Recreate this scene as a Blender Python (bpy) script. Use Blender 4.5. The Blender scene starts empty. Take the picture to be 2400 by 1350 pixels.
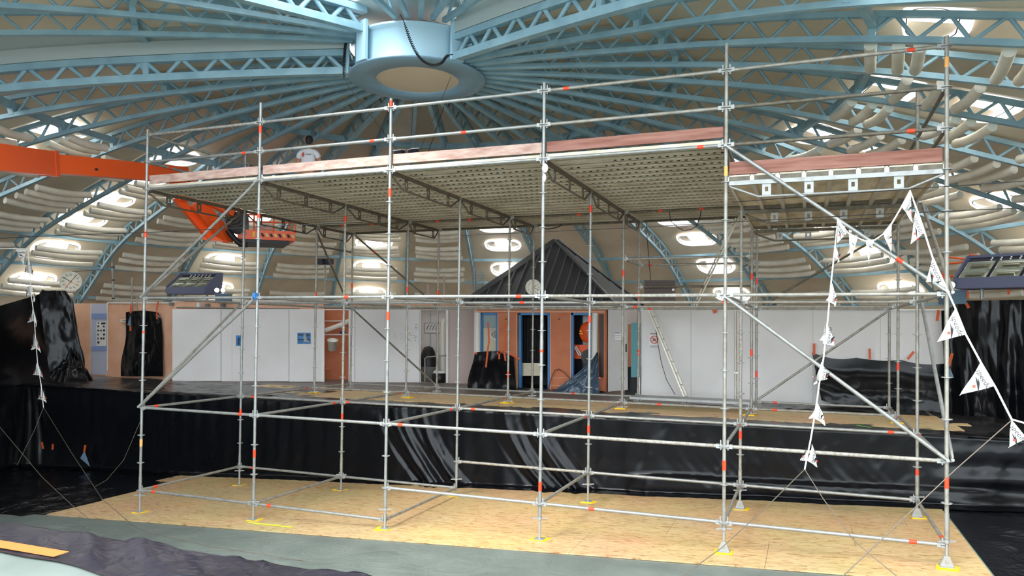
import bpy, math, random
from mathutils import Vector, Matrix, noise
random.seed(7)
SC = bpy.context.scene
COL = SC.collection
PI = math.pi
V = Vector

# ------------------------------------------------------------------ camera
FPX, YAW, PIT, ROL = 1752.52, -0.3756, 0.02, 0.0115
CAM = V((11.2876, -10.2588, 2.5327)); SHY = 58.378
_c, _s = math.cos(YAW), math.sin(YAW)
FW = V((_s*math.cos(PIT), _c*math.cos(PIT), math.sin(PIT)))
_r = V((_c, -_s, 0)); _u = _r.cross(FW)
RT = _r*math.cos(ROL) + _u*math.sin(ROL)
UP = _u*math.cos(ROL) - _r*math.sin(ROL)
cam = bpy.data.cameras.new('camera'); camo = bpy.data.objects.new('camera', cam); COL.objects.link(camo)
cam.sensor_fit = 'HORIZONTAL'; cam.sensor_width = 36.0
cam.lens = FPX/2400*36; cam.shift_y = SHY/2400; cam.clip_start = 0.1; cam.clip_end = 300
camo.matrix_world = Matrix(((RT.x, UP.x, -FW.x, CAM.x), (RT.y, UP.y, -FW.y, CAM.y), (RT.z, UP.z, -FW.z, CAM.z), (0, 0, 0, 1)))
SC.camera = camo

# ------------------------------------------------------------------ sky, sun, exposure
w = bpy.data.worlds.new('sky'); SC.world = w; w.use_nodes = True
bg = w.node_tree.nodes['Background']
bg.inputs[0].default_value = (0.86, 0.94, 1.0, 1); bg.inputs[1].default_value = 3.5
sun = bpy.data.lights.new('sun', 'SUN'); suno = bpy.data.objects.new('sun', sun); COL.objects.link(suno)
sun.energy = 2.6; sun.angle = math.radians(30); sun.color = (1.0, 0.97, 0.92)
_sd = V((-0.30, -0.62, 0.78)).normalized()          # towards the hazy sun, over the open sector of the dome
suno.rotation_euler = _sd.to_track_quat('Z', 'Y').to_euler()
SC.view_settings.view_transform = 'Standard'; SC.view_settings.look = 'None'
SC.view_settings.gamma = 1.0; SC.view_settings.use_curve_mapping = False
SC.view_settings.exposure = 0.85
try:
    SC.cycles.max_bounces = 10; SC.cycles.diffuse_bounces = 6; SC.cycles.sample_clamp_indirect = 6
except Exception: pass

# ------------------------------------------------------------------ pixel -> place helpers (used while measuring the place)
def ray(x, y): return FW + RT*((x-1200)/FPX) - UP*((y-675-SHY)/FPX)
def onz(x, y, z):
    d = ray(x, y); return CAM + d*((z-CAM.z)/d.z)
def ony(x, y, Y):
    d = ray(x, y); return CAM + d*((Y-CAM.y)/d.y)
def atd(x, y, dep): return CAM + ray(x, y)*dep
def onplane(x, y, a, b):            # vertical plane through two ground points
    n = V((b[1]-a[1], a[0]-b[0], 0)); d = ray(x, y)
    t = (V((a[0], a[1], 0))-CAM).dot(n)/d.dot(n); return CAM + d*t
def proj(p):
    d = V(p)-CAM; z = d.dot(FW)
    if z < .05: return (-1e4, -1e4)
    return (1200+FPX*d.dot(RT)/z, 675+SHY-FPX*d.dot(UP)/z)
def fz(x): return -0.92 + 0.0495*x   # pool floor slopes up to the right
DECK = 0.85

# ------------------------------------------------------------------ mesh builder
class MB:
    def __init__(s): s.v = []; s.f = []; s.sm = []
    def add(s, vs, fs, smooth=False):
        n = len(s.v); s.v += [tuple(p) for p in vs]
        for f in fs: s.f.append([i+n for i in f]); s.sm.append(smooth)
        return s
    def box(s, c, d, M=None):
        c = V(c); h = V(d)/2; vs = []
        for x in (-1, 1):
            for y in (-1, 1):
                for z in (-1, 1):
                    p = V((x*h.x, y*h.y, z*h.z)); vs.append(c+(M @ p if M else p))
        return s.add(vs, [(0, 1, 3, 2), (4, 6, 7, 5), (0, 4, 5, 1), (2, 3, 7, 6), (0, 2, 6, 4), (1, 5, 7, 3)])
    def bar(s, a, b, wd, ht, up=(0, 0, 1)):
        a, b = V(a), V(b); x = (b-a); L = x.length; x.normalize(); y = V(up).cross(x)
        if y.length < 1e-4: y = V((1, 0, 0)).cross(x)
        y.normalize(); z = x.cross(y)
        return s.box((a+b)/2, (L, wd, ht), Matrix((x, y, z)).transposed())
    def cyl(s, a, b, r, n=8, r2=None, caps=True):
        a, b = V(a), V(b); z = (b-a).normalized(); x = z.orthogonal().normalized(); y = z.cross(x)
        r2 = r if r2 is None else r2; vs = []; fs = []
        for i in range(n):
            t = 2*PI*i/n; o = x*math.cos(t)+y*math.sin(t); vs += [a+o*r, b+o*r2]
        for i in range(n):
            j = (i+1) % n; fs.append((2*i, 2*j, 2*j+1, 2*i+1))
        s.add(vs, fs, True)
        if caps:
            s.add([vs[2*i] for i in range(n)], [tuple(range(n))[::-1]]); s.add([vs[2*i+1] for i in range(n)], [tuple(range(n))])
        return s
    def path(s, pts, r, n=6, caps=True):
        pts = [V(p) for p in pts]; m = len(pts); vs = []; fs = []
        t = (pts[1]-pts[0]).normalized(); x = t.orthogonal().normalized()
        for i, p in enumerate(pts):
            t = (pts[min(i+1, m-1)]-pts[max(i-1, 0)]).normalized()
            x = (x-t*x.dot(t)).normalized(); y = t.cross(x)
            rr = r[i] if isinstance(r, (list, tuple)) else r
            for k in range(n):
                a = 2*PI*k/n; vs.append(p+(x*math.cos(a)+y*math.sin(a))*rr)
        for i in range(m-1):
            for k in range(n):
                q = (k+1) % n; fs.append((i*n+k, i*n+q, (i+1)*n+q, (i+1)*n+k))
        s.add(vs, fs, True)
        if caps: s.add(vs[:n], [tuple(range(n))[::-1]]); s.add(vs[-n:], [tuple(range(n))])
        return s
    def poly(s, pts): return s.add(pts, [tuple(range(len(pts)))])
    def slab(s, pts, off):                     # polygon with thickness
        n = len(pts); off = V(off); a = [V(p) for p in pts]; b = [p+off for p in a]
        s.add(a+b, [tuple(range(n))[::-1], tuple(range(n, 2*n))] + [(i, (i+1) % n, n+(i+1) % n, n+i) for i in range(n)])
        return s
    def grid(s, fn, nu, nv, smooth=True):
        vs = [fn(i/nu, j/nv) for j in range(nv+1) for i in range(nu+1)]
        fs = [(j*(nu+1)+i, j*(nu+1)+i+1, (j+1)*(nu+1)+i+1, (j+1)*(nu+1)+i) for j in range(nv) for i in range(nu)]
        return s.add(vs, fs, smooth)
    def rev(s, prof, n=24, c=(0, 0, 0), closed=False):
        c = V(c); m = len(prof); vs = []; fs = []
        for i in range(n):
            a = 2*PI*i/n
            for (r, z) in prof: vs.append(c+V((r*math.cos(a), r*math.sin(a), z)))
        for i in range(n):
            j = (i+1) % n
            for k in range(m if closed else m-1):
                q = (k+1) % m; fs.append((i*m+k, j*m+k, j*m+q, i*m+q))
        return s.add(vs, fs, True)
    def sph(s, c, r, n=10, sc=(1, 1, 1), M=None):
        c = V(c); vs = []; fs = []; h = n//2+1
        for j in range(h+1):
            t = PI*j/h
            for i in range(n):
                a = 2*PI*i/n; p = V((math.sin(t)*math.cos(a)*sc[0], math.sin(t)*math.sin(a)*sc[1], math.cos(t)*sc[2]))*r
                vs.append(c+(M @ p if M else p))
        for j in range(h):
            for i in range(n):
                k = (i+1) % n; fs.append((j*n+i, (j+1)*n+i, (j+1)*n+k, j*n+k))
        return s.add(vs, fs, True)
    def mesh(s, name, m=None):
        me = bpy.data.meshes.new(name); me.from_pydata(s.v, [], s.f)
        me.polygons.foreach_set('use_smooth', s.sm); me.update()
        if m: me.materials.append(m)
        return me

WM = {}
def link(name, data, parent=None, M=None):
    o = bpy.data.objects.new(name, data); COL.objects.link(o)
    M = M.copy() if M else Matrix.Identity(4); WM[o.name] = M
    if parent is not None:
        o.parent = parent; o.matrix_basis = WM[parent.name].inverted() @ M
    else: o.matrix_basis = M
    return o
def T(p): return Matrix.Translation(V(p))
def part(name, mb, m, parent, **k):
    o = link(name, mb.mesh(name, m), parent)
    for a, b in k.items(): o[a] = b
    return o
def tag(o, label, cat, group=None):
    o['label'] = label; o['category'] = cat
    if group: o['group'] = group
    return o
def thing(name, label, cat, loc=(0, 0, 0), group=None): return tag(link(name, None, None, T(loc)), label, cat, group)
def one(name, mb, m, label, cat, group=None): return tag(link(name, mb.mesh(name, m)), label, cat, group)
def struct(name, mb=None, m=None, label=None):
    o = link(name, mb.mesh(name, m) if mb else None); o['kind'] = 'structure'
    if label: o['label'] = label
    return o
def frame(o, x, y):                       # matrix: local x along x, local y along y
    x = V(x).normalized(); z = x.cross(V(y)).normalized(); y = z.cross(x)
    return Matrix(((x.x, y.x, z.x, o[0]), (x.y, y.y, z.y, o[1]), (x.z, y.z, z.z, o[2]), (0, 0, 0, 1)))
def text(name, s, size, m, parent, o, x, y, shear=0, align='CENTER'):
    cu = bpy.data.curves.new(name, 'FONT'); cu.body = s; cu.size = size; cu.extrude = 0.0006; cu.shear = shear
    cu.align_x = align; cu.align_y = 'CENTER'; cu.resolution_u = 2; cu.materials.append(m)
    t = link(name, cu, parent, frame(o, x, y)); TEXTS.append(t); return t
TEXTS = []

# ------------------------------------------------------------------ materials
def S(r, g, b):
    f = lambda c: (c/255/12.92) if c/255 <= .04045 else ((c/255+.055)/1.055)**2.4
    return (f(r), f(g), f(b), 1)
def mat(name, col, rough=.5, metal=0.0, col2=None, scale=4.0, bump=0.0, bscale=20.0, thr=(.35, .7), coat=0.0, emit=0.0, stretch=(1, 1, 1), spec=None):
    m = bpy.data.materials.new(name); m.use_nodes = True; nt = m.node_tree; N = nt.nodes; L = nt.links
    b = N['Principled BSDF']; b.inputs['Base Color'].default_value = col
    b.inputs['Roughness'].default_value = rough; b.inputs['Metallic'].default_value = metal
    if coat: b.inputs['Coat Weight'].default_value = coat
    if spec is not None: b.inputs['Specular IOR Level'].default_value = spec
    if emit: b.inputs['Emission Color'].default_value = col; b.inputs['Emission Strength'].default_value = emit
    if col2 or bump:
        g = N.new('ShaderNodeNewGeometry'); mp = N.new('ShaderNodeMapping'); L.new(g.outputs['Position'], mp.inputs['Vector'])
        mp.inputs['Scale'].default_value = stretch
    if col2:
        t = N.new('ShaderNodeTexNoise'); t.inputs['Scale'].default_value = scale; t.inputs['Detail'].default_value = 6
        L.new(mp.outputs[0], t.inputs['Vector'])
        r = N.new('ShaderNodeValToRGB'); r.color_ramp.elements[0].position = thr[0]; r.color_ramp.elements[1].position = thr[1]
        r.color_ramp.elements[0].color = col; r.color_ramp.elements[1].color = col2
        L.new(t.outputs['Fac'], r.inputs['Fac']); L.new(r.outputs['Color'], b.inputs['Base Color'])
    if bump:
        t2 = N.new('ShaderNodeTexNoise'); t2.inputs['Scale'].default_value = bscale; t2.inputs['Detail'].default_value = 4
        L.new(mp.outputs[0], t2.inputs['Vector'])
        bp = N.new('ShaderNodeBump'); bp.inputs['Strength'].default_value = bump; bp.inputs['Distance'].default_value = .02
        L.new(t2.outputs['Fac'], bp.inputs['Height']); L.new(bp.outputs['Normal'], b.inputs['Normal'])
    return m
M = {}
M['steel'] = mat('galvanised_steel', S(158, 160, 157), .45, .5, S(132, 132, 128), 9, thr=(.45, .8))
M['steel_worn'] = mat('worn_steel', S(164, 161, 152), .5, .4, S(134, 128, 117), 9, thr=(.4, .75))
M['steel_dirty'] = mat('dirty_steel', S(118, 112, 98), .6, .35, S(90, 82, 72), 10, thr=(.38, .75))
M['paint_speck'] = mat('paint_specked_steel', S(166, 163, 154), .6, .2, S(138, 132, 122), 30, thr=(.42, .62))
M['zinc'] = mat('zinc_casting', S(166, 167, 164), .5, .4)
M['red_tape'] = mat('red_tape', S(238, 70, 34), .5)
M['yellow'] = mat('yellow_plastic', S(240, 196, 30), .5)
M['toe_red'] = mat('red_stained_board', S(164, 118, 104), .75, 0, S(130, 80, 66), 3.5, .3, 40, stretch=(.5, 4, 7))
M['toe_pale'] = mat('pale_stained_board', S(200, 174, 160), .75, 0, S(168, 130, 118), 6, .3, 40, stretch=(.8, 3, 3))
M['ply'] = mat('weathered_plywood', S(228, 220, 200), .7, 0, S(172, 160, 134), 3, stretch=(2, .5, 1))
M['blue'] = mat('blue_steel_paint', S(150, 186, 199), .42, 0, S(128, 164, 180), 3)
M['hubblue'] = mat('pale_blue_steel_paint', S(168, 204, 220), .4)
M['railbeige'] = mat('grey_boxing', S(176, 190, 190), .6)
M['shell'] = mat('shell_panel', S(234, 220, 198), .42, 0, S(212, 195, 170), .9, .5, 2.2, thr=(.3, .75))
M['foam'] = mat('white_foam', S(232, 228, 214), .7, 0, S(214, 208, 192), 3)
M['frame_white'] = mat('white_frame', S(240, 240, 238), .5)
M['gasket'] = mat('dark_gasket', S(40, 40, 46), .6)
M['pane'] = mat('lit_acrylic', (1, 1, 1, 1), .3, emit=8.0)
M['black'] = mat('black_plastic_sheet', S(15, 16, 20), .27, 0, None, bump=.35, bscale=3.2, spec=.6)
M['blackf'] = mat('black_floor_sheet', S(20, 22, 28), .22, 0, None, bump=.75, bscale=5.0, spec=.6)
M['blacktop'] = mat('sheen_grey_plastic_sheet', S(58, 54, 54), .3, 0, S(30, 29, 32), 1.4, .5, 4, spec=.6)
M['blueplastic'] = mat('blue_grey_plastic_sheet', S(70, 88, 106), .25, 0, None, bump=.4, bscale=5, spec=.6)
M['pvc'] = mat('plastic_underside', S(120, 140, 165), .3)
M['tape'] = mat('orange_tape', S(214, 92, 44), .55)
M['tape_pale'] = mat('pale_orange_tape', S(242, 176, 100), .55)
M['tarp'] = mat('grey_green_sheet', S(128, 146, 138), .38, 0, S(104, 120, 114), 1.1, .35, 3, thr=(.3, .7))
M['poolgreen'] = mat('pool_floor', S(140, 165, 150), .5)
M['deckgreen'] = mat('pale_green_deck', S(108, 117, 112), .5, 0, S(96, 106, 100), 3)
M['tape_near'] = mat('faded_orange_tape', S(172, 96, 38), .55)
M['decktile'] = mat('deck_tile', S(120, 110, 104), .5)
M['white'] = mat('white_panel', S(226, 223, 221), .5, 0, S(214, 210, 207), .8)
M['whitetrim'] = mat('white_trim', S(226, 224, 220), .45)
M['pinkgrey'] = mat('pink_grey_panel', S(190, 172, 164), .55)
M['peach'] = mat('peach_render', S(226, 180, 150), .75, 0, S(214, 160, 128), 2.2, .2, 60)
M['terra'] = mat('terracotta_render', S(206, 128, 92), .75, 0, S(192, 112, 76), 3, .2, 60)
M['terradark'] = mat('dark_terracotta', S(160, 84, 52), .7)
M['lilac'] = mat('lilac_panel', S(182, 188, 208), .5)
M['bluepaint'] = mat('blue_band', S(130, 152, 204), .5)
M['doorblue'] = mat('blue_door_frame', S(64, 128, 186), .4)
M['roofdark'] = mat('anthracite_metal', S(86, 86, 88), .42, .3)
M['seamgrey'] = mat('seam_highlight', S(118, 118, 120), .35, .3)  # seam highlights painted in as a tone lighter than the roof
M['roofseam'] = mat('seam_highlight_side', S(150, 150, 150), .35, .4)  # brighter seam tone painting the highlights of the right roof face
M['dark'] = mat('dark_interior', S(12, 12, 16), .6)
M['curtain'] = mat('black_curtain', S(14, 14, 18), .7)
M['cream'] = mat('cream_board', S(206, 196, 170), .5)
M['colwhite'] = mat('white_column', S(222, 220, 214), .4)
M['teal'] = mat('teal_panel', S(70, 138, 146), .5)
M['glass'] = mat('window_glass', S(150, 168, 170), .05, .0, spec=.8)
M['brown'] = mat('brown_metal_sheet', S(66, 52, 44), .5, .2)
M['orange'] = mat('orange_machine_paint', S(246, 94, 32), .4)
M['rubber'] = mat('black_rubber', S(20, 20, 22), .5)
M['hazy'] = mat('cream_stripe', S(232, 200, 120), .5)
M['purple'] = mat('slate_blue_paint', S(92, 96, 122), .4)
M['slate'] = mat('dark_slate_paint', S(44, 44, 58), .5)
M['lamp'] = mat('lamp_reflector', S(160, 166, 152), .25, .5)
M['lampback'] = mat('lamp_glass', S(126, 130, 114), .2, .3)
M['chrome'] = mat('chrome', S(210, 205, 190), .15, .9)
M['boxblue'] = mat('blue_grey_box', S(80, 104, 122), .45)
M['ink'] = mat('black_ink', S(26, 26, 28), .6)
M['redink'] = mat('red_ink', S(222, 84, 66), .6)
M['greyink'] = mat('grey_ink', S(130, 134, 144), .6)
M['flag'] = mat('white_vinyl', S(238, 238, 234), .4)
M['cable'] = mat('black_cable', S(18, 18, 20), .5)
M['wire'] = mat('steel_wire', S(104, 94, 82), .45, .2)
M['clockface'] = mat('clock_face', S(232, 226, 206), .4)
M['alu'] = mat('aluminium', S(206, 200, 184), .4, .5)
M['paper'] = mat('white_paper', S(232, 230, 228), .6)
M['photoblue'] = mat('blue_photo', S(60, 140, 200), .5, 0, S(24, 90, 150), 6)
M['skin'] = mat('skin', S(196, 134, 104), .55)
M['hair'] = mat('dark_hair', S(30, 28, 30), .6)
M['shirt'] = mat('white_tshirt', S(232, 230, 236), .8)
M['jeans'] = mat('dark_trousers', S(50, 56, 72), .8)
M['spray'] = mat('yellow_spray_paint', S(224, 232, 50), .6)
M['spraygreen'] = mat('green_spray_paint', S(110, 224, 50), .6)
M['rust'] = mat('rusty_plate', S(150, 84, 62), .7, 0, S(110, 52, 40), 4)
M['bucketw'] = mat('white_bucket', S(230, 226, 214), .45)
M['grey'] = mat('grey_plastic', S(120, 120, 118), .5)
def plastic(name, col, rough, spec, sc_, strg, col2=None, soft=False):
    m = mat(name, col, rough, 0, col2, 1.4, spec=spec); nt = m.node_tree; N = nt.nodes; L = nt.links; b = N['Principled BSDF']
    g = N.new('ShaderNodeNewGeometry'); prev = None
    for s, dist, amt in ((sc_, .3 if soft else 1.5, strg), (sc_*3.4, .8, strg*.6)):
        t = N.new('ShaderNodeTexNoise'); t.inputs['Scale'].default_value = s; t.inputs['Detail'].default_value = 2; t.inputs['Distortion'].default_value = dist; L.new(g.outputs['Position'], t.inputs['Vector'])
        a1 = N.new('ShaderNodeMath'); a1.operation = 'SUBTRACT'; L.new(t.outputs['Fac'], a1.inputs[0]); a1.inputs[1].default_value = .5
        a2 = N.new('ShaderNodeMath'); a2.operation = 'ABSOLUTE'; L.new(a1.outputs[0], a2.inputs[0])
        a3 = N.new('ShaderNodeMath'); a3.operation = 'POWER'; L.new((t if soft else a2).outputs[0], a3.inputs[0]); a3.inputs[1].default_value = 1.0 if soft else .6
        bp = N.new('ShaderNodeBump'); bp.inputs['Strength'].default_value = amt; bp.inputs['Distance'].default_value = .06/s; L.new(a3.outputs[0], bp.inputs['Height'])
        if prev: L.new(prev.outputs[0], bp.inputs['Normal'])
        prev = bp
    L.new(prev.outputs[0], b.inputs['Normal']); return m
M['black'] = plastic('black_plastic_sheet', S(12, 13, 17), .24, .26, 2.4, .16, soft=True)
M['blackf'] = plastic('black_floor_sheet', S(13, 15, 20), .22, .4, 2.6, .7)
M['blacktop'] = plastic('sheen_grey_plastic_sheet', S(44, 42, 43), .27, .5, 2.2, .6, S(24, 23, 26))  # grey tones paint in the lit gloss of the black deck sheets
M['fold'] = plastic('violet_black_sheet', S(34, 32, 42), .3, .5, 1.9, .5, S(24, 23, 30))
M['blueplastic'] = plastic('blue_grey_plastic_sheet', S(66, 84, 102), .25, .5, 3, .5)
M['tarp'] = plastic('grey_green_sheet', S(110, 119, 113), .36, .5, 1.3, .3, S(94, 103, 98))
def osb(name, base, dark, pale):
    m = bpy.data.materials.new(name); m.use_nodes = True; nt = m.node_tree; N = nt.nodes; L = nt.links; b = N['Principled BSDF']
    g = N.new('ShaderNodeNewGeometry'); mp = N.new('ShaderNodeMapping'); mp.inputs['Scale'].default_value = (4.6, 20, 6); L.new(g.outputs['Position'], mp.inputs['Vector'])
    w0 = N.new('ShaderNodeTexNoise'); w0.inputs['Scale'].default_value = 1.3; w0.inputs['Detail'].default_value = 5; w0.inputs['Distortion'].default_value = 1.2
    L.new(mp.outputs[0], w0.inputs['Vector'])
    r = N.new('ShaderNodeValToRGB'); e = r.color_ramp.elements; e[0].position = .33; e[0].color = dark; e[1].position = .44; e[1].color = base
    e2 = r.color_ramp.elements.new(.66); e2.color = pale
    L.new(w0.outputs['Fac'], r.inputs['Fac'])
    big = N.new('ShaderNodeTexNoise'); big.inputs['Scale'].default_value = .8; L.new(g.outputs['Position'], big.inputs['Vector'])
    mx = N.new('ShaderNodeMixRGB'); mx.blend_type = 'MULTIPLY'; mx.inputs[0].default_value = .35
    L.new(r.outputs[0], mx.inputs[1]); L.new(big.outputs['Color'], mx.inputs[2])
    gm = N.new('ShaderNodeGamma'); gm.inputs[1].default_value = .9; L.new(mx.outputs[0], gm.inputs[0])
    L.new(gm.outputs[0], b.inputs['Base Color']); b.inputs['Roughness'].default_value = .6
    bp = N.new('ShaderNodeBump'); bp.inputs['Strength'].default_value = .15; L.new(w0.outputs['Fac'], bp.inputs['Height']); L.new(bp.outputs[0], b.inputs['Normal'])
    return m
M['osb'] = osb('osb_board', S(200, 163, 108), S(150, 108, 62), S(214, 184, 134))
M['osb2'] = osb('osb_board_darker', S(226, 186, 128), S(168, 124, 76), S(236, 204, 152))
def plankmat():
    m = mat('perforated_steel', S(216, 210, 192), .55, .05, S(182, 172, 148), 2.5, thr=(.3, .75)); nt = m.node_tree; N = nt.nodes; L = nt.links
    b = N['Principled BSDF']; old = b.inputs['Base Color'].links[0].from_socket
    tc = N.new('ShaderNodeTexCoord'); sp = N.new('ShaderNodeSeparateXYZ'); L.new(tc.outputs['Object'], sp.inputs[0])
    def mth(op, a, c):
        n = N.new('ShaderNodeMath'); n.operation = op
        for i, q in enumerate((a, c)):
            if isinstance(q, (int, float)): n.inputs[i].default_value = q
            else: L.new(q, n.inputs[i])
        return n.outputs[0]
    fx = mth('FRACT', mth('DIVIDE', sp.outputs[0], .11), 0)
    hx = mth('LESS_THAN', fx, .42)
    d1 = mth('LESS_THAN', mth('ABSOLUTE', mth('ADD', sp.outputs[2], .036), 0), .011)
    d1 = mth('MULTIPLY', d1, mth('LESS_THAN', mth('ABSOLUTE', sp.outputs[1], 0), .09))
    nz = N.new('ShaderNodeTexNoise'); nz.inputs['Scale'].default_value = .9; L.new(N.new('ShaderNodeNewGeometry').outputs['Position'], nz.inputs['Vector'])
    sel = mth('GREATER_THAN', nz.outputs['Fac'], .42)
    fac = mth('MULTIPLY', mth('MULTIPLY', hx, d1), sel)
    mx = N.new('ShaderNodeMixRGB'); L.new(fac, mx.inputs[0]); L.new(old, mx.inputs[1]); mx.inputs[2].default_value = S(24, 22, 18)
    L.new(mx.outputs[0], b.inputs['Base Color']); return m
M['plank'] = plankmat()

def nz(x, y=0, z=0): return noise.noise(V((x, y, z)))
def fbm(x, y=0, z=0): return noise.fractal(V((x, y, z)), 1.0, 2.0, 4)
# ================================================================== THE SHELL: floors, pool, dome
XL, XR, YN, YB = -8.5, 19.0, -6.05, 3.62          # pool basin
fb = MB()
for x0, x1, y0, y1 in ((-40, 50, YB, 9.85), (-40, XL, YN, YB), (XR, 50, YN, YB), (-40, 50, -45, YN)):
    fb.slab([(x0, y0, DECK-.25), (x1, y0, DECK-.25), (x1, y1, DECK-.25), (x0, y1, DECK-.25)], (0, 0, .25))
struct('floor', fb, M['decktile'])
tb = MB(); tb.slab([(-40, 9.85, DECK-.25), (50, 9.85, DECK-.25), (50, 45, DECK-.25), (-40, 45, DECK-.25)], (0, 0, .25)); struct('floor', tb, mat('pale_bounce_tile', S(176, 170, 160), .5))  # unseen back floor made pale to bounce light up onto the shell
nb = MB(); nb.slab([(-20, -20, DECK), (30, -20, DECK), (30, YN, DECK), (-20, YN, DECK)], (0, 0, .006))
struct('floor', nb, M['deckgreen'])
pb = MB(); pb.slab([(XL, YN, fz(XL)-.2), (XR, YN, fz(XR)-.2), (XR, YB, fz(XR)-.2), (XL, YB, fz(XL)-.2)], (0, 0, .19))
struct('floor', pb, M['poolgreen'])
for nm, a, b in (('wall_back', (XL, YB), (XR, YB)), ('wall_left', (XL, YN), (XL, YB)), ('wall_front', (XR, YN), (XL, YN)), ('wall_right', (XR, YB), (XR, YN))):
    d = V((b[1]-a[1], -(b[0]-a[0]), 0)).normalized()*-.2
    wbm = MB(); wbm.slab([(a[0], a[1], fz(a[0])-.2), (b[0], b[1], fz(b[0])-.2), (b[0], b[1], DECK-.25), (a[0], a[1], DECK-.25)], d)
    struct(nm, wbm, M['poolgreen'])

CX, CY, PH, AL = 4.3023, 2.365, -0.5285, math.radians(10)
def ang(k): return PH + k*AL
kn = [1.4, 4.9, 7.9, 10.5, 12.5, 14.5, 16, 17.2]
kz = [7.362, 7.0009, 6.5563, 5.9563, 5.4619, 4.7765, 3.9514, 3.2662]
def _spl():
    import numpy as np
    n = len(kn); h = np.diff(kn); A = np.eye(n); b = np.zeros(n)
    for i in range(1, n-1):
        A[i, i-1] = h[i-1]; A[i, i] = 2*(h[i-1]+h[i]); A[i, i+1] = h[i]; b[i] = 6*((kz[i+1]-kz[i])/h[i]-(kz[i]-kz[i-1])/h[i-1])
    A[0, 1] = -1; A[-1, -2] = -1
    return np.linalg.solve(A, b), h
_m, _h = _spl()
def zlow(r):
    i = 0
    while i < len(kn)-2 and r > kn[i+1]: i += 1
    t = r-kn[i]; u = kn[i+1]-r; H = _h[i]
    return float(_m[i]*u**3/(6*H)+_m[i+1]*t**3/(6*H)+(kz[i]/H-_m[i]*H/6)*u+(kz[i+1]/H-_m[i+1]*H/6)*t)
PR = [(1.25+.1*i, zlow(1.25+.1*i)) for i in range(160)] + [(17.3, 3.2), (17.5, 2.98), (17.68, 2.7), (17.82, 2.35), (17.92, 1.9), (17.97, 1.4), (18.0, .85)]
SL = [0]
for i in range(1, len(PR)): SL.append(SL[-1]+math.hypot(PR[i][0]-PR[i-1][0], PR[i][1]-PR[i-1][1]))
def at_s(s, off=0):
    s = max(0, min(SL[-1]-1e-6, s)); i = 0
    lo, hi = 0, len(SL)-1
    while hi-lo > 1:
        md = (lo+hi)//2
        if SL[md] <= s: lo = md
        else: hi = md
    i = lo; t = (s-SL[i])/(SL[i+1]-SL[i]); a, b = PR[i], PR[i+1]
    dx, dz = b[0]-a[0], b[1]-a[1]; q = math.hypot(dx, dz)
    return (a[0]+dx*t-dz/q*off*1.0, a[1]+dz*t+dx/q*off)
def s_of_r(r):
    for i in range(len(PR)-1):
        if PR[i+1][0] >= r: return SL[i]+(SL[i+1]-SL[i])*(r-PR[i][0])/(PR[i+1][0]-PR[i][0])
    return SL[-1]
def dome(k, s, off=0):
    r, z = at_s(s, off); a = ang(k); return V((CX+r*math.sin(a), CY+r*math.cos(a), z))
def domeM(k): return T((CX, CY, 0)) @ Matrix.Rotation(PI/2-ang(k), 4, 'Z')

ceil = struct('ceiling', label='ribbed shell dome with pale panels and blue lattice trusses')
# shell panels (30 of 36 bays; unseen outer leaf over the camera left out for fill light)
def shell_mesh(nu, nv):
    b = MB()
    def fn(u, v):
        s = SL[-1]*v; r, z = at_s(s, .44+.16*math.sin(PI*u)*min(1, s/4)); a = (u-.5)*AL
        return (r*math.cos(a), -r*math.sin(a), z)
    b.grid(fn, nu, nv); return b.mesh('shell_panel', M['shell'])
shm = shell_mesh(8, 60)
for k in range(-9, 15): link('shell_panel', shm, ceil, domeM(k+.5))
liftM = T((0, 0, .5))
for k in range(-13, -9): link('shell_panel', shm, ceil, liftM @ domeM(k+.5))
LEAF = .62                                   # the sliding leaf rides above the fixed ring; unseen outer part omitted to admit fill light
def leaf_mesh():
    b = MB(); s1 = s_of_r(9.0)
    def fn(u, v):
        r, z = at_s(s1*v, .56+.1*math.sin(PI*u)); a = (u-.5)*AL
        return (r*math.cos(a), -r*math.sin(a), z+LEAF)
    b.grid(fn, 6, 16); return b.mesh('shell_panel', M['shell'])
part('drum_cap', MB().rev([(.001, 8.36), (1.55, 8.30), (1.55, 8.26), (.001, 8.32)], 36, (CX, CY, 0)), M['railbeige'], ceil)
for kk, dz, smax in ((-9, .5, SL[-1]-1.5), (15, LEAF, s_of_r(9.0))):
    b = MB(); vs = []
    for i in range(41):
        r, z = at_s(smax*i/40, .42); vs += [V((r, 0, z)), V((r, 0, z+dz+.04))]
    b.add(vs, [(2*i, 2*i+1, 2*i+3, 2*i+2) for i in range(40)]); link('leaf_skirt', b.mesh('leaf_skirt', M['railbeige']), ceil, domeM(kk))
lfm = leaf_mesh()
for k in range(15, 20): link('shell_panel', lfm, ceil, domeM(k+.5))
# trusses
DEP = .34; PL = .65
def chord(off, wd, ht, s0=0.0):
    b = MB(); n = 44; pts = [at_s(s0+(SL[-1]-s0)*i/n, off) for i in range(n+1)]
    vs = []; fs = []
    for i, p in enumerate(pts):
        a = pts[max(0, i-1)]; c = pts[min(n, i+1)]; q = V((c[0]-a[0], 0, c[1]-a[1])).normalized(); nn = V((-q.z, 0, q.x))
        for (yy, hh) in ((-wd/2, -ht/2), (wd/2, -ht/2), (wd/2, ht/2), (-wd/2, ht/2)): vs.append(V((p[0], yy, p[1]))+nn*hh)
    for i in range(n):
        for j in range(4): fs.append((4*i+j, 4*i+(j+1) % 4, 4*i+4+(j+1) % 4, 4*i+4+j))
    fs += [(3, 2, 1, 0), (4*n, 4*n+1, 4*n+2, 4*n+3)]
    b.add(vs, fs); return b
low = chord(0, .085, .085).mesh('bottom_chord', M['blue']); top = chord(DEP, .085, .085).mesh('top_chord', M['blue'])
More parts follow.
